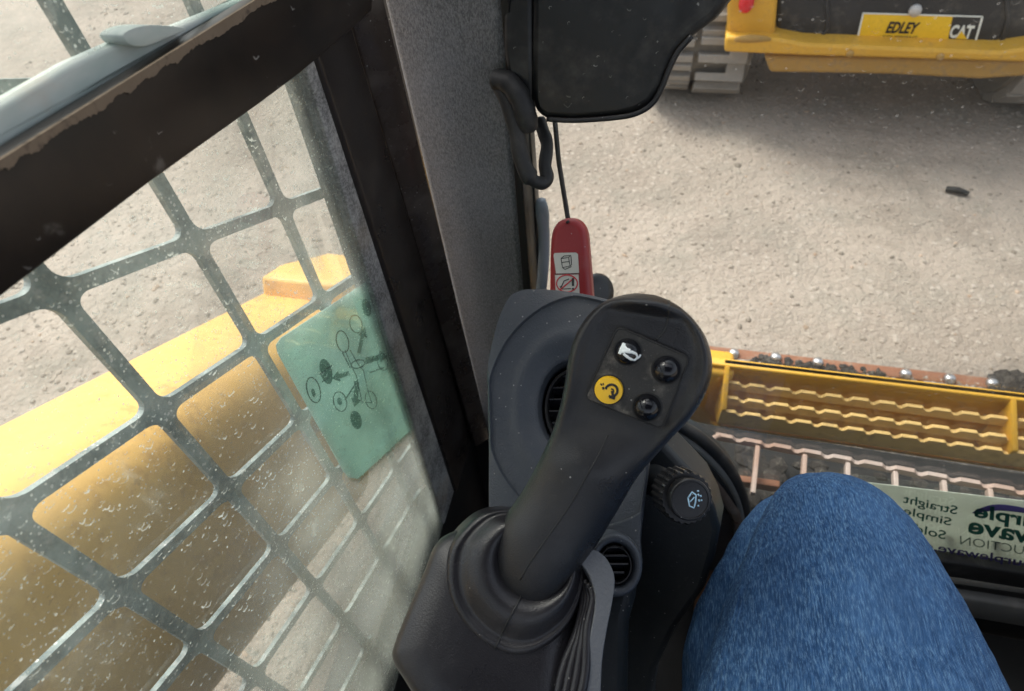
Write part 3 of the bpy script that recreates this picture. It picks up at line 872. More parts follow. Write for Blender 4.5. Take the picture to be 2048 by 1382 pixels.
# gravel and dirt lying on the bucket lip
mb = MB()
ico = bmesh.new(); bmesh.ops.create_icosphere(ico, subdivisions=1, radius=1); iv = [v.co.copy() for v in ico.verts]; fi = [[v.index for v in f.verts] for f in ico.faces]; ico.free()
def clod(p, r, flat=.6):
    s = Vector((random.uniform(.7, 1.4), random.uniform(.7, 1.4), random.uniform(.5, .9) * flat)) * r
    mb.add([p + Vector((v.x * s.x, v.y * s.y, v.z * s.z)) * random.uniform(.8, 1.2) for v in iv], fi)
for i in range(420):
    u = random.uniform(1430, 2048); v = 700 + (u - 1430) * .122 + random.uniform(4, 36)
    clod(PZ(.026).at(u, v), random.uniform(.004, .012))
tag(mb.build('dry_dirt', m_stone, None, False), 'pale crumbs of dry dirt along the bucket lip', 'dirt', kind='stuff')
mb = MB()
for i in range(150):
    big = random.random() < .4
    u = random.uniform(1985, 2060) if big else random.uniform(1500, 1770)
    v = (752 + (u - 1985) * .15 + random.uniform(-6, 26)) if big else 716 + (u - 1500) * .115 + random.uniform(-4, 14)
    clod(PZ(.03).at(u, v), random.uniform(.010, .022) if big else random.uniform(.006, .012), .9)
m_clod = paint('dark clods', (.035, .03, .026), .9, .5, (.2, .18, .15), 30)
tag(mb.build('dark_clods', m_clod, None, False), 'dark lumps of wet soil on the bucket lip', 'soil', kind='stuff')

# ---- dark front step with worn light edges
def front_step():
    S = thing('front_step', 'black machine step grating with worn whitish edges between bucket and windscreen', 'step', (.35, .55, .5))
    z = .49; pl = PZ(z)
    a, b = pl.at(1432, 871), pl.at(2048, 985)
    x = (b - a).normalized(); fw = Vector((-x.y, x.x, 0)); b2 = b + x * .4
    mb = MB(); serrated(mb, a, b2,     .014, .0068, .046, fw, .0075); mb.build('serrated_bar', m_wornwhite, S, False)
    for u in (1512, 1606, 1692, 1787, 1884, 1976, 2066, 2160):
        p = pl.at(u, 871 + (u - 1432) * .185 + 4)
        q = p - fw * .088 + x * (-.004)
        mb = MB(); f = [p, q, q - Vector((0, 0, .012)), p - Vector((0, 0, .012))]
        prism_pts(mb, f, [w + x * .0072 for w in f]); mb.build('cross_rib', m_wornwhite, S, False, bevel=.0015)
    mb = MB(); P = [pl.at(*p) for p in smooth_px([(1440, 872), (1428, 876), (1424, 888), (1428, 905)], 4, False)]
    tube(mb, [Vector(p) for p in P], .0045, 6); mb.build('bent_end', m_wornwhite, S, True)
    mb = MB(); p, q = PZ(z - .03).at(1478, 962), PZ(z - .03).at(1560, 974)
    f = [p, q, q - Vector((0, 0, .02)), p - Vector((0, 0, .02))]
    prism_pts(mb, f, [w + fw * .012 for w in f]); mb.build('lower_bar', m_rust, S, True, bevel=.002)
    pp = PZ(.335)
    mb = MB(); prism(mb, [(1250, 816), (1432, 851), (2100, 957), (2300, 990), (2300, 1190), (2100, 1140), (1500, 1062), (1250, 1020)], pp, .02)
    mb.build('step_plate', m_dark, S, False)
front_step()
mb = MB()
for i in range(110):
    u = random.uniform(1440, 2048); v = 895 + (u - 1432) * .185 + random.uniform(-5, 85)
    clod(PZ(.36).at(u, v), random.uniform(.006, .02), .8)
tag(mb.build('soil_crumbs', m_clod, None, False), 'dark soil crumbs caught in the front step', 'soil', kind='stuff')

# ================================================================== WINDSCREEN
YW = .50
def windscreen():
    W = thing('windscreen', 'large dusty windscreen door of the cab with a curved rubber seal', 'windscreen', (.3, YW, .3))
    P = PY(YW)
    mb = MB(); zb = P.at(1960, 1195).z
    box(mb, (-.128, YW, zb), (.80, YW + .005, 1.95)); mb.build('glass', m_frontglass, W, False)
    arc_o = [(1240, 790), (1310, 822), (1358, 850), (1405, 880), (1451, 927), (1478, 977), (1490, 1022), (1494, 1080), (1500, 1140)]
    arc_i = [(1240, 835), (1320, 885), (1366, 919), (1420, 965), (1455, 1012), (1472, 1039), (1480, 1085), (1486, 1145)]
    O = [tuple(p) for p in smooth_px(arc_o, 6, False)]; I = [tuple(p) for p in smooth_px(arc_i, 6, False)]
    # filled corner below the curve
    mb = MB(); prism(mb, O + [(1500, 1420), (1050, 1420), (1050, 790)], P.off(.008), .02); mb.build('corner_panel', m_console2, W, False)
    for k, (t, r, m, off) in enumerate(((0, .009, m_blackmat, .014), (.28, .008, m_railgrey, .016), (.55, .007, m_blackmat, .016), (.8, .011, m_brownhighlight, .016), (1.05, .006, m_blackmat, .016))):  # lighter grey and brown ribs paint highlights onto the dark rubber seal
        n = min(len(O), len(I)); pts = []
        for i in range(n):
            i2 = int(i * (len(I) - 1) / (n - 1))
            pts.append(P.off(off).at(O[i][0] + (I[i2][0] - O[i][0]) * t, O[i][1] + (I[i2][1] - O[i][1]) * t))
        mb = MB(); tube(mb, pts, r, 8); mb.build('seal_rib', m, W, True)
    # bottom rail
    mb = MB(); prism(mb, [(1480, 1070), (1930, 1130), (2400, 1205), (2400, 1235), (1930, 1160), (1480, 1100)], P.off(.012), .03); mb.build('lower_seal', m_blackmat, W, True, bevel=.004)
    mb = MB(); prism(mb, [(1480, 1130), (1960, 1203), (2400, 1275), (2400, 1316), (1960, 1240), (1480, 1165)], P.off(.02), .03); mb.build('lower_rail', m_railgrey, W, True, bevel=.006)
    mb = MB(); prism(mb, [(1480, 1105), (2400, 1238), (2400, 1700), (1300, 1700)], P.off(.004), .03); mb.build('lower_panel', m_dark, W, False)
    mb = MB(); prism(mb, [(1960, 1318), (2400, 1385), (2400, 1450), (1960, 1382)], P.off(.03), .02); mb.build('kick_strip', m_brown, W, True, bevel=.004)
windscreen()

def auction_sticker():
    pl = PY(YW + .006)
    S = thing('auction_sticker', 'grey-green auction sticker seen from behind on the lower windscreen', 'sticker', pl.at(1900, 1050))
    mb = MB(); prism(mb, [(1640, 954), (2048, 1002), (2300, 1034), (2300, 1180), (2048, 1146), (1900, 1122), (1640, 1082)], pl, .0008, d=(0, 1, 0)); mb.build('film', m_greyfilm, S, False)
    tp = PY(YW - .001)
    def T(body, right, left, top, mat, name='lettering', shear=0, bold=0.0):
        mb = MB(); put_text(mb, body, tp, right, left, top, shear, bold, .0004); mb.build(name, mat, S, False)
    T('Straight', (1912, 1034), (1806, 1010), (1916, 1012), m_ink_green, bold=.012)
    T('Simple', (1900, 1056), (1806, 1032), (1904, 1036), m_ink_green, bold=.012)
    T('Sold', (1890, 1079), (1830, 1064), (1893, 1062), m_ink_green, bold=.012)
    T('purple', (2100, 1070), (1948, 1042), (2107, 1034), m_ink_green, bold=.03)
    T('wave', (2080, 1092), (1936, 1066), (2084, 1068), m_ink_green, bold=.03)
    T('AUCTION', (2072, 1113), (1920, 1088), (2075, 1096), m_ink_thin, bold=-.004)
    T('purplewave.com', (2062, 1140), (1800, 1094), (2066, 1119), m_ink_purple, bold=.018)
    mb = MB(); arcs = smooth_px([(1944, 1026), (1965, 1014), (2000, 1008), (2060, 1018), (2110, 1040), (2060, 1028), (2005, 1021), (1970, 1023)], 5)
    mb.add([tp.at(*p) + tp.n * .0004 for p in arcs], [tuple(range(len(arcs)))]); mb.build('swoosh', m_ink_purple, S, False)
auction_sticker()

# ================================================================== MONITOR, WIRING, RED HANDLE
def monitor():
    P = Plane(PY(.47).at(1200, 150), (-.12, -.92, .35))
    Mo = thing('monitor', 'black dusty monitor housing hung in the upper corner of the windscreen', 'monitor', P.at(1200, 100))
    out = [(1062, -160), (1475, -160), (1470, -40), (1458, 2), (1428, 40), (1385, 72), (1356, 104), (1338, 140), (1322, 180), (1304, 208), (1276, 226), (1235, 236), (1150, 242), (1092, 239), (1070, 226), (1062, 200)]
    mb = MB(); prism(mb, out, P, .03); mb.build('housing', m_monitor, Mo, True, bevel=.006, seg=4, angle=40)
    mb = MB(); prism(mb, [(1004, -160), (1064, -160), (1066, 215), (1046, 200), (1016, 160), (1006, 100)], P.off(-.002), .03); mb.build('mount_arm', m_monitor, Mo, True, bevel=.004, angle=40)
    # raised lip along lower edge
    mb = MB(); edge = [(1384, 72), (1356, 104), (1338, 140), (1322, 180), (1304, 208), (1276, 226), (1235, 235), (1150, 241), (1094, 238)]
    tube(mb, [P.off(.001).at(*p) for p in smooth_px(edge, 4, False)], .0022, 6); mb.build('lip', m_black, Mo, True)
monitor()
def harness():
    H = thing('cable_loop', 'black cloth-wrapped cable looped down from the pillar beside the monitor', 'cable', atd(1040, 250, .58))
    path = smooth_px([(1000, 168, .575), (1012, 190, .565), (1032, 250, .56), (1042, 310, .56), (1058, 352, .56), (1080, 366, .563), (1094, 358, .566), (1090, 330, .57), (1094, 290, .575), (1086, 262, .58), (1078, 240, .585)], 6, False)
    R = [.0074 + .0005 * math.sin(i * .55) * math.sin(i * .37) for i in range(len(path))]
    R = [r * (1 if i < 26 else .75) for i, r in enumerate(R)]
    mb = MB(); tube(mb, [atd(*p) for p in path], R, 10); mb.build('cable_sleeve', m_blackmat, H, True)
    path = smooth_px([(994, 160, .57), (1018, 166, .56), (1040, 196, .553), (1052, 230, .553), (1056, 252, .56)], 6, False)
    mb = MB(); tube(mb, [atd(*p) for p in path], [.0088 + .0003 * math.sin(i * 1.3) for i in range(len(path))], 10); mb.build('tape_wrap', m_blackmat, H, True)
harness()
def red_handle():
    P = Plane(PY(.44).at(1140, 520), (-.05, -.8, .6))
    E = thing('release_handle', 'red plastic pull handle with warning label standing behind the console', 'handle', P.at(1140, 590))
    out = [(1097, 640), (1098, 560), (1099, 500), (1102, 468), (1110, 450), (1122, 440), (1138, 437), (1154, 441), (1166, 452), (1173, 470), (1177, 510), (1183, 585), (1186, 640)]
    mb = MB(); prism(mb, [tuple(p) for p in smooth_px(out, 3, False)], P, .022); mb.build('handle_body', m_red, E, True, bevel=.006, seg=4, angle=50)
    pl = P.off(.0006)
    mb = MB(); prism(mb, [(1109, 506), (1152, 505), (1156, 509), (1158, 546), (1112, 547), (1107, 510)], pl, .0005); mb.build('label', m_label, E, False)
    mb = MB(); prism(mb, [(1110, 550), (1157, 549), (1160, 604), (1112, 604)], pl, .0005); mb.build('label', m_label, E, False)
    q = P.off(.0008)
    mb = MB()
    S = lambda pts, r=.00035, closed=False: stroke(mb, q, pts, r, closed=closed, n=4)
    S([(1122, 517), (1137, 515), (1140, 532), (1125, 535)], closed=True); S([(1137, 515), (1142, 511), (1143, 529), (1140, 532)]); S([(1122, 517), (1128, 512), (1142, 511)]); S([(1125, 535), (1130, 539), (1143, 533)]); S([(1123, 525), (1138, 523)])
    S([(1108, 548), (1159, 547)], .0003)
    S([(1122, 575), (1128, 562), (1138, 558)], .0005); S([(1120, 572), (1122, 577), (1127, 574)], .0004); S([(1124, 578), (1142, 577)], .0004); S([(1146, 556), (1146, 572)], .0011); S([(1146, 576), (1146, 579)], .0010)
    mb.build('label_print', m_black_ink, E, False)
    mb = MB(); S([(1134 + 21 * math.cos(a), 567 + 17 * math.sin(a)) for a in [2 * math.pi * k / 24 for k in range(24)]], .0006, True); S([(1120, 580), (1149, 555)], .0006)
    mb.build('prohibition_sign', m_red_ink, E, False)
    mb = MB(); tube(mb, [P.off(-.01).at(1137, 445), atd(1128, 390, .64), atd(1117, 320, .63), atd(1110, 245, .62), atd(1108, 200, .62)], .0024, 7); mb.build('pull_wire', m_brown, E, True)
    mb = MB(); tube(mb, [P.at(1134, 442), P.at(1137, 446)], .0018, 6); mb.build('wire_hole', m_black_ink, E, True)
red_handle()
def bumper_knob():
    c = PY(.47).at(1196, 585)
    K = thing('rubber_stop', 'small round black rubber stop just right of the red handle', 'rubber stop', c)
    ax = Vector((.6, -.5, .6))
    mb = MB(); disc_loft(mb, c, ax, [(.014, -.04), (.014, -.012), (.019, -.010), (.020, 0), (.017, .004), (.008, .005), (0, .003)], 24); mb.build('stop_body', m_knob, K, True, angle=50)
    mb = MB(); p = smooth_px([(1082, 400, .66), (1088, 470, .68), (1086, 540, .70), (1080, 600, .72)], 4, False)
    tube(mb, [atd(*q) for q in p], [.005, .0065, .007, .006] + [.006] * (len(p) - 4), 8)
    o = mb.build('wiper_arm', m_bluegrey, None, True, loc=atd(1080, 600, .72)); tag(o, 'blurred dark post behind the glass edge left of the red handle', 'post')
bumper_knob()

# ================================================================== CONSOLE
def console():
    c0 = (1135.0, 808.0)
    r0 = ray(*c0); p0 = CAM + r0 * .50
    P = Plane(p0, -r0 + Vector((0, 0, .12)) + Vector((-.10, 0, 0)))
    K = thing('control_console', 'grey-blue plastic control console with round air vents behind the joystick', 'console', p0)
    out = [(1060, 576), (1040, 578), (1020, 588), (1008, 606), (994, 640), (981, 690), (973, 735), (974, 800), (976, 900), (976, 1010), (980, 1080), (1000, 1140), (1080, 1180), (1180, 1190), (1240, 1196), (1262, 1180), (1280, 1150), (1288, 1110), (1282, 1082), (1290, 1010), (1300, 930), (1306, 860), (1310, 780), (1304, 700), (1282, 640), (1240, 607), (1205, 594), (1158, 584), (1100, 577)]
    outp = [np.array(p) for p in smooth_px(out, 4)]
    n = 128
    def poly_r(th):
        d = np.array([math.cos(th), math.sin(th)]); best = None
        for a, b in zip(outp, outp[1:] + outp[:1]):
            e = b - a; den = d[0] * e[1] - d[1] * e[0]
            if abs(den) < 1e-9: continue
            w = a - np.array(c0)
            t = (w[0] * e[1] - w[1] * e[0]) / den; s = (w[0] * d[1] - w[1] * d[0]) / den
            if t > 0 and -1e-6 <= s <= 1 + 1e-6 and (best is None or t > best): best = t
        return best
    def ell_r(th, cx, cy, rx, ry):
        dx, dy = math.cos(th), math.sin(th); ox, oy = c0[0] - cx, c0[1] - cy
        A = dx * dx / rx ** 2 + dy * dy / ry ** 2; Bq = 2 * (ox * dx / rx ** 2 + oy * dy / ry ** 2); Cq = ox * ox / rx ** 2 + oy * oy / ry ** 2 - 1
        return (-Bq + math.sqrt(max(Bq * Bq - 4 * A * Cq, 0))) / (2 * A)
    TH = [2 * math.pi * k / n for k in range(n)]
    OUT = [poly_r(t) for t in TH]
    G = [min(ell_r(t, 1180, 822, 207, 232), o * .955) for t, o in zip(TH, OUT)]
    Hh = [ell_r(t, 1142, 812, 72, 98) for t in TH]
    def ring(rad, dep): return [P.at(c0[0] + r * math.cos(t), c0[1] + r * math.sin(t)) + P.n * d for r, t, d in zip(rad, TH, dep if isinstance(dep, list) else [dep] * n)]
    mixr = lambda A, B, k: [a + (b - a) * k for a, b in zip(A, B)]
    R = [ring(OUT, -.13), ring(OUT, -.03), ring(OUT, -.006), ring([o * .995 for o in OUT], -.002), ring([o * .985 for o in OUT], 0)]
    R += [ring(mixr([o * .985 for o in OUT], G, .5), .0008), ring([g + 2.0 for g in G], .0012), ring([g + .6 for g in G], .0004), ring([g - 1.0 for g in G], -.0022)]
    for k in range(1, 13):
        f = k / 12
        dep = -.0022 - .004 * f + (-.007 * (f ** 2)) + .0035 * math.exp(-((f - .62) / .16) ** 2)
        R.append(ring(mixr(G, Hh, f), dep))
    R += [ring([h * .985 for h in Hh], -.0145), ring([h * .95 for h in Hh], -.022), ring([h * .93 for h in Hh], -.05), ring([h * .2 for h in Hh], -.055)]
    mb = MB(); rings(mb, R, False, True)
    body = mb.build('console_body', m_console, K, True, angle=50)
    # round vent: barrel, ring and blades
    vc = P.at(1142, 812) - P.n * .034
    ex = (P.at(1214, 812) - P.at(1142, 812)).normalized(); rx = (P.at(1214, 812) - P.at(1142, 812)).length * .9; ry = (P.at(1142, 910) - P.at(1142, 812)).length * .9
    ey = P.n.cross(ex).normalized()
    V = bpy.data.objects.new('air_vent', None)
    def vent(c, ex, ey, nrm, rx, ry, nb, parent):
        mb = MB(); n2 = 40; R = []
        for rr, h in ((1.0, -.012), (1.0, .003), (.97, .006), (.90, .006), (.87, .002), (.87, -.012)):
            R.append([c + ex * (rx * rr * math.cos(a)) + ey * (ry * rr * math.sin(a)) + nrm * h for a in [2 * math.pi * k / n2 for k in range(n2)]])
        rings(mb, R, False, False); v = mb.build('vent_ring', m_knob, parent, True, angle=50)
        for k in range(nb):
            f = -1 + 2 * (k + .5) / nb; w = math.sqrt(max(0, 1 - f * f)) * .86
            a, b = c + ey * (ry * .86 * f) - ex * (rx * w), c + ey * (ry * .86 * f) + ex * (rx * w)
            t = (nrm * .8 + ey * .6).normalized() * .010; th = nrm.cross(ex) * .0012
            q = [a - t, b - t, b + t * .4, a + t * .4]
            mb = MB(); prism_pts(mb, q, [p + th for p in q]); mb.build('vent_blade', m_button, v, False, bevel=.0004)
    vent(vc, ex, ey, P.n, rx, ry, 6, K)
    # lower neck bulging round the second vent
    r1 = ray(1232, 1130); p1 = CAM + r1 * .462
    N1 = (-r1 + Vector((.12, -.1, .05))).normalized()
    P1 = Plane(p1, N1)
    e1 = (P1.at(1282, 1130) - P1.at(1232, 1130)); e2 = N1.cross(e1.normalized())
    kx = e1.length / 50
    def el(rad, h, cu=1232, cv=1130, ky=1.15): 
        cc = P1.at(cu, cv)
        return [cc + e1.normalized() * (kx * rad * math.cos(a)) + e2 * (kx * rad * ky * math.sin(a)) + N1 * h for a in [2 * math.pi * k / 40 for k in range(40)]]
    mb = MB(); rings(mb, [el(58, -.06), el(57, -.012), el(54, -.004), el(47, 0), el(40, -.002), el(35, -.008), el(33, -.02), el(8, -.022)], False, True)
    mb.build('vent_neck', m_console, K, True)
    vent(P1.at(1232, 1130) - N1 * .008, e1.normalized(), e2, N1, kx * 33, kx * 38, 4, K)
    # side panel running down to the floor
    pd = Plane(atd(1370, 1100, .60), (-.15, -.75, .55))
    mb = MB(); sp = [(1250, 860), (1300, 866), (1330, 890), (1368, 930), (1404, 968), (1428, 1015), (1440, 1060), (1430, 1110), (1408, 1180), (1352, 1260), (1312, 1340), (1296, 1420), (1290, 1560), (1150, 1560), (1150, 900)]
    prism(mb, sp, pd, .05); mb.build('side_panel', m_console2, K, True, bevel=.006, seg=3, angle=40)
    # front column behind the joystick pod
    pc = Plane(atd(1220, 1250, .52), -ray(1220, 1250))
    mb = MB(); prism(mb, [(1180, 1080), (1280, 1110), (1272, 1190), (1258, 1240), (1254, 1500), (1100, 1500), (1100, 1080)], pc, .05); mb.build('column', m_console2, K, True, bevel=.008, seg=3, angle=40)
    return pd
pd = console()

# ---- washer knob on the side panel
def knob():
    c = atd(1330, 972, .53); tip = atd(1382, 1000, .475)
    ax = (tip - c).normalized()
    kp = tip.copy()
    K = thing('washer_knob', 'black ribbed rotary knob with pale blue washer symbol on the side panel', 'knob', c)
    ppm = .475 / F_PX
    mb = MB()
    R = []; n = 96
    Hh = (tip - c).length
    u = ax.orthogonal().normalized(); w = ax.cross(u)
    def circ(r, h, rib=0): return [c + ax * h + (u * math.cos(a) + w * math.sin(a)) * (r * (1 + rib * (1 if (k // 2) % 2 else -1))) for k, a in [(k, 2 * math.pi * k / n) for k in range(n)]]
    rings(mb, [circ(.013, -.03), circ(.013, Hh - .034)], True, False); mb.build('stem', m_console2, K, True)
    mb = MB(); r = 50 * ppm
    rings(mb, [circ(r * .86, Hh - .036), circ(r * .97, Hh - .034, .02), circ(r, Hh - .032, .045), circ(r, Hh - .010, .045), circ(r * .96, Hh - .008, .02), circ(r * .86, Hh - .008)])
    mb.build('knurled_collar', m_knob, K, True, angle=30)
    mb = MB(); r = 40 * ppm
    rings(mb, [circ(r, Hh - .010), circ(r, Hh - .002), circ(r * .97, Hh - .0005), circ(r * .92, Hh), circ(r * .86, Hh), circ(r * .84, Hh - .0008), circ(r * .3, Hh - .0006)])
    bv = mb.bvh(); mb.build('push_cap', m_knob, K, True, angle=40)
    mb = MB()
    S = lambda p, r=.00055, c=False: stroke(mb, bv, p, r, .0002, closed=c)
    S([(1376, 996), (1384, 984), (1392, 990), (1391, 1004), (1388, 1016), (1379, 1012)], c=True)
    S([(1380, 1004), (1389, 994)], .0004)
    for p in ([(1396, 988), (1398, 992)], [(1401, 990), (1402, 994)], [(1397, 999), (1399, 1003)], [(1394, 982), (1398, 982)], [(1403, 999), (1403, 1002)], [(1396, 1010), (1397, 1013)]): S(p, .0006)
    mb.build('washer_symbol', m_lblue_ink, K, True)
knob()

# ================================================================== JOYSTICK POD, BOOT and JOYSTICK
def voxel(size, it=8, fac=.6):
    def fn(o):
        r = o.modifiers.new('remesh', 'REMESH'); r.mode = 'VOXEL'; r.voxel_size = size; r.use_smooth_shade = True
        s = o.modifiers.new('smooth', 'SMOOTH'); s.iterations = it; s.factor = fac
    return fn
JB = atd(1040, 1170, .43)
def pod():
    nrm = Vector((.18, -.22, 1)).normalized()
    P = Plane(atd(1000, 1230, .425), -ray(1000, 1230) * .7 + nrm * .5)
    K = thing('joystick_pod', 'soft black armrest pod with ribbed side and grey edge plate under the joystick', 'armrest', P.at(1000, 1300) - Vector((0, 0, .12)))
    top = [(905, 1054), (866, 1082), (842, 1140), (812, 1210), (782, 1285), (777, 1320), (800, 1362), (860, 1440), (1000, 1500), (1120, 1480), (1150, 1300), (1172, 1180), (1160, 1100), (1100, 1050), (1000, 1030)]
    T = [tuple(p) for p in smooth_px(top, 5)]
    cu, cv = 980, 1260
    def lev(k, dep): return [P.at(cu + (u - cu) * k, cv + (v - cv) * k) + P.n * dep for u, v in T]
    mb = MB(); rings(mb, [lev(1.0, -.14), lev(1.0, -.05), lev(1.0, -.022), lev(.985, -.012), lev(.95, -.005), lev(.88, 0), lev(.6, .002), lev(.2, .002)])
    mb.build('pod_body', m_boot, K, True)
    mb = MB(); rings(mb, [lev(1.012, -.16), lev(1.012, -.052), lev(1.004, -.050), lev(.99, -.05)], True, True)
    mb.build('pod_base', m_console2, K, True, angle=40)
    pcx = P.at(985, 1300) - Vector((0, 0, .10))
    mb = MB(); box(mb, (pcx.x - .05, pcx.y - .06, .20), (pcx.x + .05, pcx.y + .04, pcx.z - .02)); mb.build('support_column', m_dark, K, True, bevel=.01)
    # grey textured edge plate
    pp = Plane(atd(1200, 1200, .415), -ray(1180, 1200) + Vector((.25, -.1, .1)))
    mb = MB(); pl = [(1150, 1112), (1162, 1101), (1182, 1098), (1204, 1108), (1220, 1128), (1230, 1160), (1224, 1210), (1214, 1260), (1204, 1330), (1194, 1480), (1150, 1480), (1164, 1350), (1180, 1272), (1191, 1205), (1184, 1165), (1172, 1140)]
    prism(mb, [tuple(p) for p in smooth_px(pl, 3)], pp, .035); mb.build('edge_plate', m_plate, K, True, bevel=.0018, seg=3, angle=35)
    # ribs of the bellows between pod and plate
    for i in range(4):
        u0, u1 = 1166 + i * 6, 1112 + i * 15
        pr = Plane(atd(1150, 1250, .424 - .002 * i), -ray(1150, 1250))
        path = smooth_px([(u0 - 2, 1150 + 8 * i), (u0 + 2, 1200), (u0 - 10, 1260), (u1 + 14, 1340), (u1, 1420), (u1 - 6, 1500)], 5, False)
        mb = MB(); tube(mb, [pr.at(*p) for p in path], .0028, 8); mb.build('bellows_rib', m_boot, K, True)
pod()

def joystick():
    J = thing('joystick', 'black joystick with four thumb buttons, one of them yellow, standing in its rubber boot', 'joystick', JB)
    # stations from base to head: left edge, right edge, distance of the axis, half depth, squareness
    ST = [((955, 1195), (1075, 1285), .456, .024, 2.0),
          ((975, 1130), (1108, 1228), .436, .026, 2.0),
          ((996, 1060), (1150, 1160), .424, .026, 2.0),
          ((1020, 1018), (1180, 1112), .420, .026, 2.0),
          ((1044, 984), (1212, 1060), .415, .0255, 2.0),
          ((1066, 945), (1245, 1004), .409, .0255, 2.05),
          ((1086, 905), (1272, 958), .403, .0255, 2.1),
          ((1105, 862), (1305, 918), .397, .026, 2.2),
          ((1120, 815), (1343, 876), .391, .0265, 2.4),
          ((1130, 770), (1378, 838), .386, .027, 2.6),
          ((1136, 728), (1404, 800), .382, .027, 2.7),
          ((1144, 692), (1421, 757), .379, .027, 2.7),
          ((1157, 660), (1423, 714), .377, .0265, 2.6),
          ((1174, 634), (1411, 674), .376, .026, 2.5),
          ((1196, 612), (1390, 642), .375, .0245, 2.4),
          ((1222, 597), (1362, 615), .375, .021, 2.2),
          ((1250, 589), (1330, 597), .375, .014, 2.0),
          ((1275, 586), (1306, 589), .375, .005, 2.0)]
    keys = [np.array([*a, *b, d, h, q]) for a, b, d, h, q in ST]
    st = smooth_px(keys, 4, False)
    n = 72; R = []
    zc = np.array([0, 0, 0])
    # recess weights by station progress (0..1)
    N = len(st)
    for i, s in enumerate(st):
        L = atd(s[0], s[1], s[4]); Rr = atd(s[2], s[3], s[4]); c = (L + Rr) / 2; ac = (Rr - L) / 2
        um = ray((s[0] + s[2]) / 2, (s[1] + s[3]) / 2)
        dn = (-um - ac.normalized() * (-um).dot(ac.normalized())).normalized()
        f = i / (N - 1)
        head = min(1, max(0, (f - .34) / .12)) * min(1, max(0, (.88 - f) / .06))
        ring = []
        for k in range(n):
            a = 2 * math.pi * k / n
            ca, sa = math.cos(a), math.sin(a); q = s[6]
            x = math.copysign(abs(ca) ** (2 / q), ca); z = math.copysign(abs(sa) ** (2 / q), sa)
            dz = z * s[5]
            if z > 0:
                w = 1 / (1 + math.exp((abs(x + .0) - .83) * 34))
                flat = s[5] * .46
                tgt = min(dz, flat)
                dz = dz + (tgt - dz) * w * head
            ring.append(c + ac * x + dn * dz)
        R.append(ring)
    mb = MB(); rings(mb, R)
    bv = mb.bvh()
    grip = mb.build('grip', m_grip, J, True, mods=[lambda o: None])
    sm = grip.modifiers.new('smooth', 'SMOOTH'); sm.iterations = 3; sm.factor = .5
    # panel with four buttons
    corners = [(1172, 794), (1178, 806), (1316, 857), (1328, 850), (1376, 724), (1370, 712), (1246, 654), (1233, 658)]
    hp = [hit(bv, *p)[0] for p in corners]
    c = sum(hp, Vector()) / len(hp)
    nr = (hp[6] - hp[2]).cross(hp[0] - hp[4]).normalized()
    if nr.dot(CAM - c) < 0: nr = -nr
    # least squares plane
    A = np.array([(p - c)[:] for p in hp]); u_, s_, vt = np.linalg.svd(A); nr = Vector(vt[2])
    if nr.dot(CAM - c) < 0: nr = -nr
    pf = Plane(c + nr * .0026, nr)
    mb = MB(); prism(mb, round_poly([(1169, 797), (1236, 653), (1379, 715), (1324, 858)], 14), pf, .006); panel = mb.build('button_panel', m_face, J, False, bevel=.0006)
    gb = MB(); stroke(gb, pf, round_poly([(1169, 797), (1236, 653), (1379, 715), (1324, 858)], 14), .0005, closed=True); gb.build('panel_gap', m_black_ink, J, True)
    specs = [((1255, 703), 26, m_button, 'horn'), ((1333, 739), 27, m_button, None), ((1218, 779), 28, m_yellow_button, 'turtle'), ((1294, 814), 27, m_button, None)]
    for (u, v), rpx, m, icon in specs:
        p = pf.at(u, v); r = rpx / F_PX * (p - CAM).length
        mb = MB()
        if icon == 'turtle':
            disc_loft(mb, p, nr, [(r * .98, -.003), (r, 0), (r, .0016), (r * .96, .0024), (r * .5, .0027), (r * .1, .0028)], 36)
        else:
            disc_loft(mb, p, nr, [(r * 1.0, -.003), (r, .0005), (r * .96, .0022), (r * .84, .0046), (r * .62, .0066), (r * .35, .0078), (r * .08, .0082)], 36)
        b2 = mb.bvh(); mb.cur = 1
        if icon == 'horn':
            S = lambda P_, rr=.0009: stroke(mb, b2, P_, rr, .0001, 6)
            S([(1249, 687), (1244, 697), (1240, 708)], .0011); S([(1246, 691), (1252, 699), (1260, 702)], .0011); S([(1243, 703), (1250, 702), (1258, 703)], .0010)
            S([(1247, 707), (1254, 713), (1262, 718), (1270, 719), (1274, 714), (1272, 708), (1264, 704), (1257, 704)], .0008); S([(1270, 718), (1278, 713), (1280, 709)], .0008)
        if icon == 'turtle':
            S = lambda P_, rr=.0009: stroke(mb, b2, P_, rr, .0001, 6)
            S([(1223 + 12 * math.cos(a), 781 + 12 * math.sin(a)) for a in [-2.9 + k * .33 for k in range(16)]], .0007)
            S([(1223 + 4 * math.cos(a), 782 + 4 * math.sin(a)) for a in [-1.8 + k * .5 for k in range(8)]], .0005)
            S([(1224, 782), (1226, 791)], .0007); S([(1219, 793), (1230, 796)], .0010)
            S([(1206, 774), (1207, 779)], .0006); S([(1204, 771), (1201, 767)], .0004); S([(1207, 770), (1206, 766)], .0004)
        mb.build('button', [m, m_white_ink if icon == 'horn' else m_black_ink], J, True, angle=60)
        # thin gap ring
        mb = MB(); disc_loft(mb, p, nr, [(r * 1.0, .0001), (r * 1.10, .0003), (r * 1.13, -.001)], 32); mb.build('button_bezel', m_black_ink, J, True)
    # moulding seams
    mb = MB()
    stroke(mb, bv, [(1216, 870), (1200, 905), (1172, 955), (1140, 1010), (1100, 1068), (1062, 1122), (1040, 1160)], .00055, .0, smooth=4)
    mb.build('seam', m_black_ink, J, True); mb = MB()
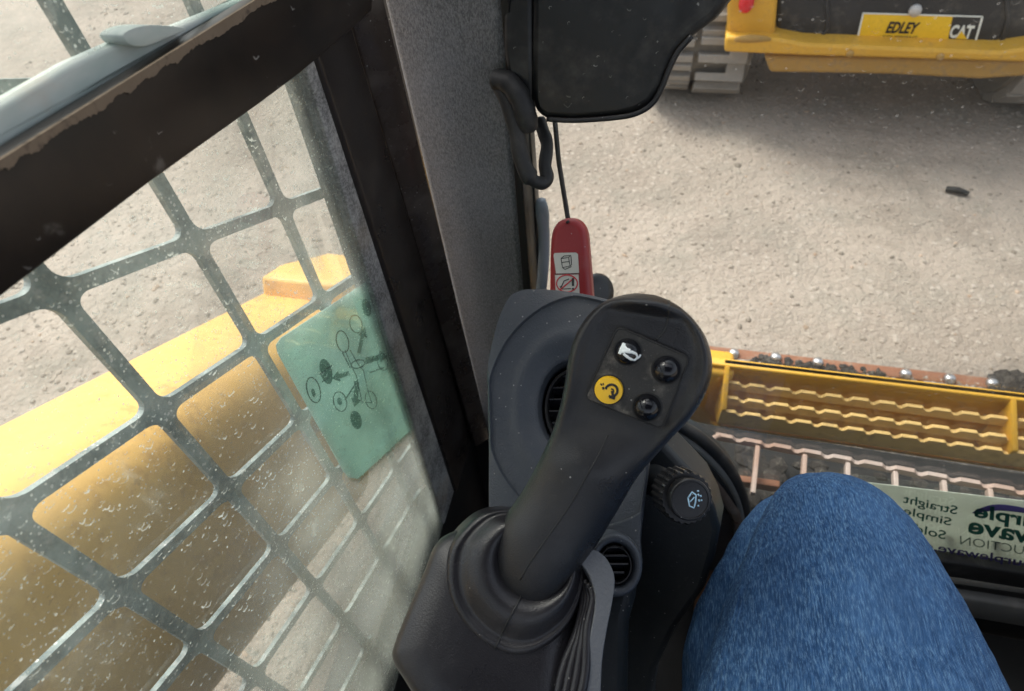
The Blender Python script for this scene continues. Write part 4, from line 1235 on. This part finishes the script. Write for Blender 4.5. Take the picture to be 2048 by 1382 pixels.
    stroke(mb, bv, [(1338, 601), (1337, 630), (1330, 660), (1312, 680)], .0007, smooth=4)
    mb.build('seam', m_black_ink, J, True)
    # boot flaring from the pod to the shaft
    out = [(977, 1019), (940, 1040), (904, 1081), (890, 1120), (889, 1170), (898, 1210), (915, 1243), (948, 1282), (985, 1306), (1020, 1318), (1060, 1314), (1100, 1292), (1136, 1256), (1158, 1212), (1170, 1160), (1166, 1110), (1140, 1070), (1090, 1040), (1030, 1018)]
    O = [tuple(p) for p in smooth_px(out, 5)]
    c0 = (1060, 1130); inn = []
    n = len(O)
    for u, v in O:
        a = math.atan2(v - 1160, u - 1036)
        inn.append((1072 + 66 * math.cos(a), 1122 + 62 * math.sin(a)))
    def lev(k, d):
        out = []
        for (u, v), (ui, vi) in zip(O, inn):
            out.append(atd(u + (ui - u) * k, v + (vi - v) * k, .434 - d))
        return out
    mb = MB(); rings(mb, [lev(-.10, -.03), lev(-.05, -.005), lev(0, .004), lev(.05, .0105), lev(.12, .0142), lev(.19, .0135), lev(.235, .0122), lev(.29, .0138), lev(.37, .0175), lev(.48, .0215), lev(.58, .0240), lev(.68, .0250), lev(.78, .0245), lev(.90, .0215), lev(1.04, .012)], False, False)
    b3 = mb.bvh()
    bt = mb.build('boot', m_boot, J, True)
    sm = bt.modifiers.new('smooth', 'SMOOTH'); sm.iterations = 4; sm.factor = .5
    mb = MB(); stroke(mb, b3, [(1052, 1170), (1036, 1205), (1012, 1250), (996, 1285), (985, 1308)], .0005, .0004, smooth=3); mb.build('seam', m_black_ink, J, True)
joystick()

# ================================================================== PERSON (left leg in jeans)
def wrinkle(o):
    for size, st in ((.055, .006), (.018, .0022)):
        tx = bpy.data.textures.new('cloth folds', 'CLOUDS'); tx.noise_scale = size; tx.noise_depth = 2
        d = o.modifiers.new('folds', 'DISPLACE'); d.texture = tx; d.texture_coords = 'LOCAL'; d.strength = st; d.mid_level = .5
def leg():
    knee = atd(1650, 1030, .56)
    Pn = thing('person', 'seated person in blue jeans, only one bent knee and thigh showing', 'person', (knee.x, knee.y, .20))
    def loft(mb, ST, n=40):
        st = smooth_px([np.array([*a, *b, d, h, q]) for a, b, d, h, q in ST], 4, False); R = []
        for s in st:
            L = atd(s[0], s[1], s[4]); Rr = atd(s[2], s[3], s[4]); c = (L + Rr) / 2; ac = (Rr - L) / 2
            um = ray((s[0] + s[2]) / 2, (s[1] + s[3]) / 2)
            dn = (-um - ac.normalized() * (-um).dot(ac.normalized())).normalized()
            R.append([c + ac * math.copysign(abs(math.cos(a)) ** (2 / s[6]), math.cos(a)) + dn * s[5] * math.copysign(abs(math.sin(a)) ** (2 / s[6]), math.sin(a)) for a in [2 * math.pi * k / n for k in range(n)]])
        rings(mb, R)
    mb = MB()
    loft(mb, [((1280, 2300), (2480, 2200), .50, .09, 2), ((1330, 1800), (2240, 1760), .50, .088, 2.1), ((1392, 1420), (2026, 1405), .51, .085, 2.2), ((1424, 1300), (1972, 1300), .52, .080, 2.2), ((1454, 1200), (1925, 1205), .53, .076, 2.2),
              ((1480, 1130), (1893, 1140), .54, .072, 2.2), ((1506, 1072), (1856, 1078), .55, .066, 2.2), ((1530, 1026), (1814, 1030), .56, .060, 2.2), ((1552, 984), (1776, 990), .566, .052, 2.2), ((1574, 958), (1736, 962), .57, .040, 2.1), ((1606, 945), (1690, 946), .572, .020, 2)])
    lb = mb.bvh()
    # looser cloth hanging on the inner side
    loft(mb, [((1330, 1900), (1800, 1900), .57, .05, 2), ((1364, 1420), (1750, 1420), 0.597, .05, 2), ((1366, 1310), (1740, 1310), 0.597, .048, 2), ((1378, 1250), (1730, 1250), 0.598, .046, 2), ((1402, 1196), (1720, 1200), 0.599, .044, 2), ((1440, 1122), (1700, 1130), 0.602, .042, 2), ((1478, 1054), (1690, 1070), 0.607, .038, 2), ((1516, 1008), (1680, 1030), 0.612, .032, 2), ((1556, 980), (1650, 1000), 0.612, .014, 2)])
    # shin going down to the floor
    k = atd(1650, 1120, .645); ft = Vector((k.x + .02, k.y + .04, .24))
    path = [k + Vector((0, 0, .0)), k.lerp(ft, .3), k.lerp(ft, .65), ft]
    tube(mb, path, [.052, .060, .060, .062], 28)
    jn = mb.build('jeans', m_denim, Pn, True, mods=[voxel(.0032, 10, .6), wrinkle])
    for off in (0, 9):
        mb = MB(); stroke(mb, lb, [(1580 + off, 985), (1536 + off, 1050), (1502 + off, 1130), (1472 + off, 1220), (1448 + off, 1310), (1430 + off, 1400), (1420 + off, 1480)], .0011, -.0004, smooth=4); mb.build('seam', m_denim, jn, True)
    mb = MB(); c = ft
    prof = [(-.10, .040, .06), (-.07, .05, .075), (0, .052, .08), (.08, .048, .055), (.16, .046, .045), (.20, .03, .03)]
    R = [[Vector((c.x + w * math.cos(a), c.y + yy,   .205 + h / 2 + h / 2 * math.sin(a))) for a in [2 * math.pi * q / 20 for q in range(20)]] for yy, w, h in prof]
    rings(mb, R); mb.build('boot', m_boot_leather, Pn, True)
leg()
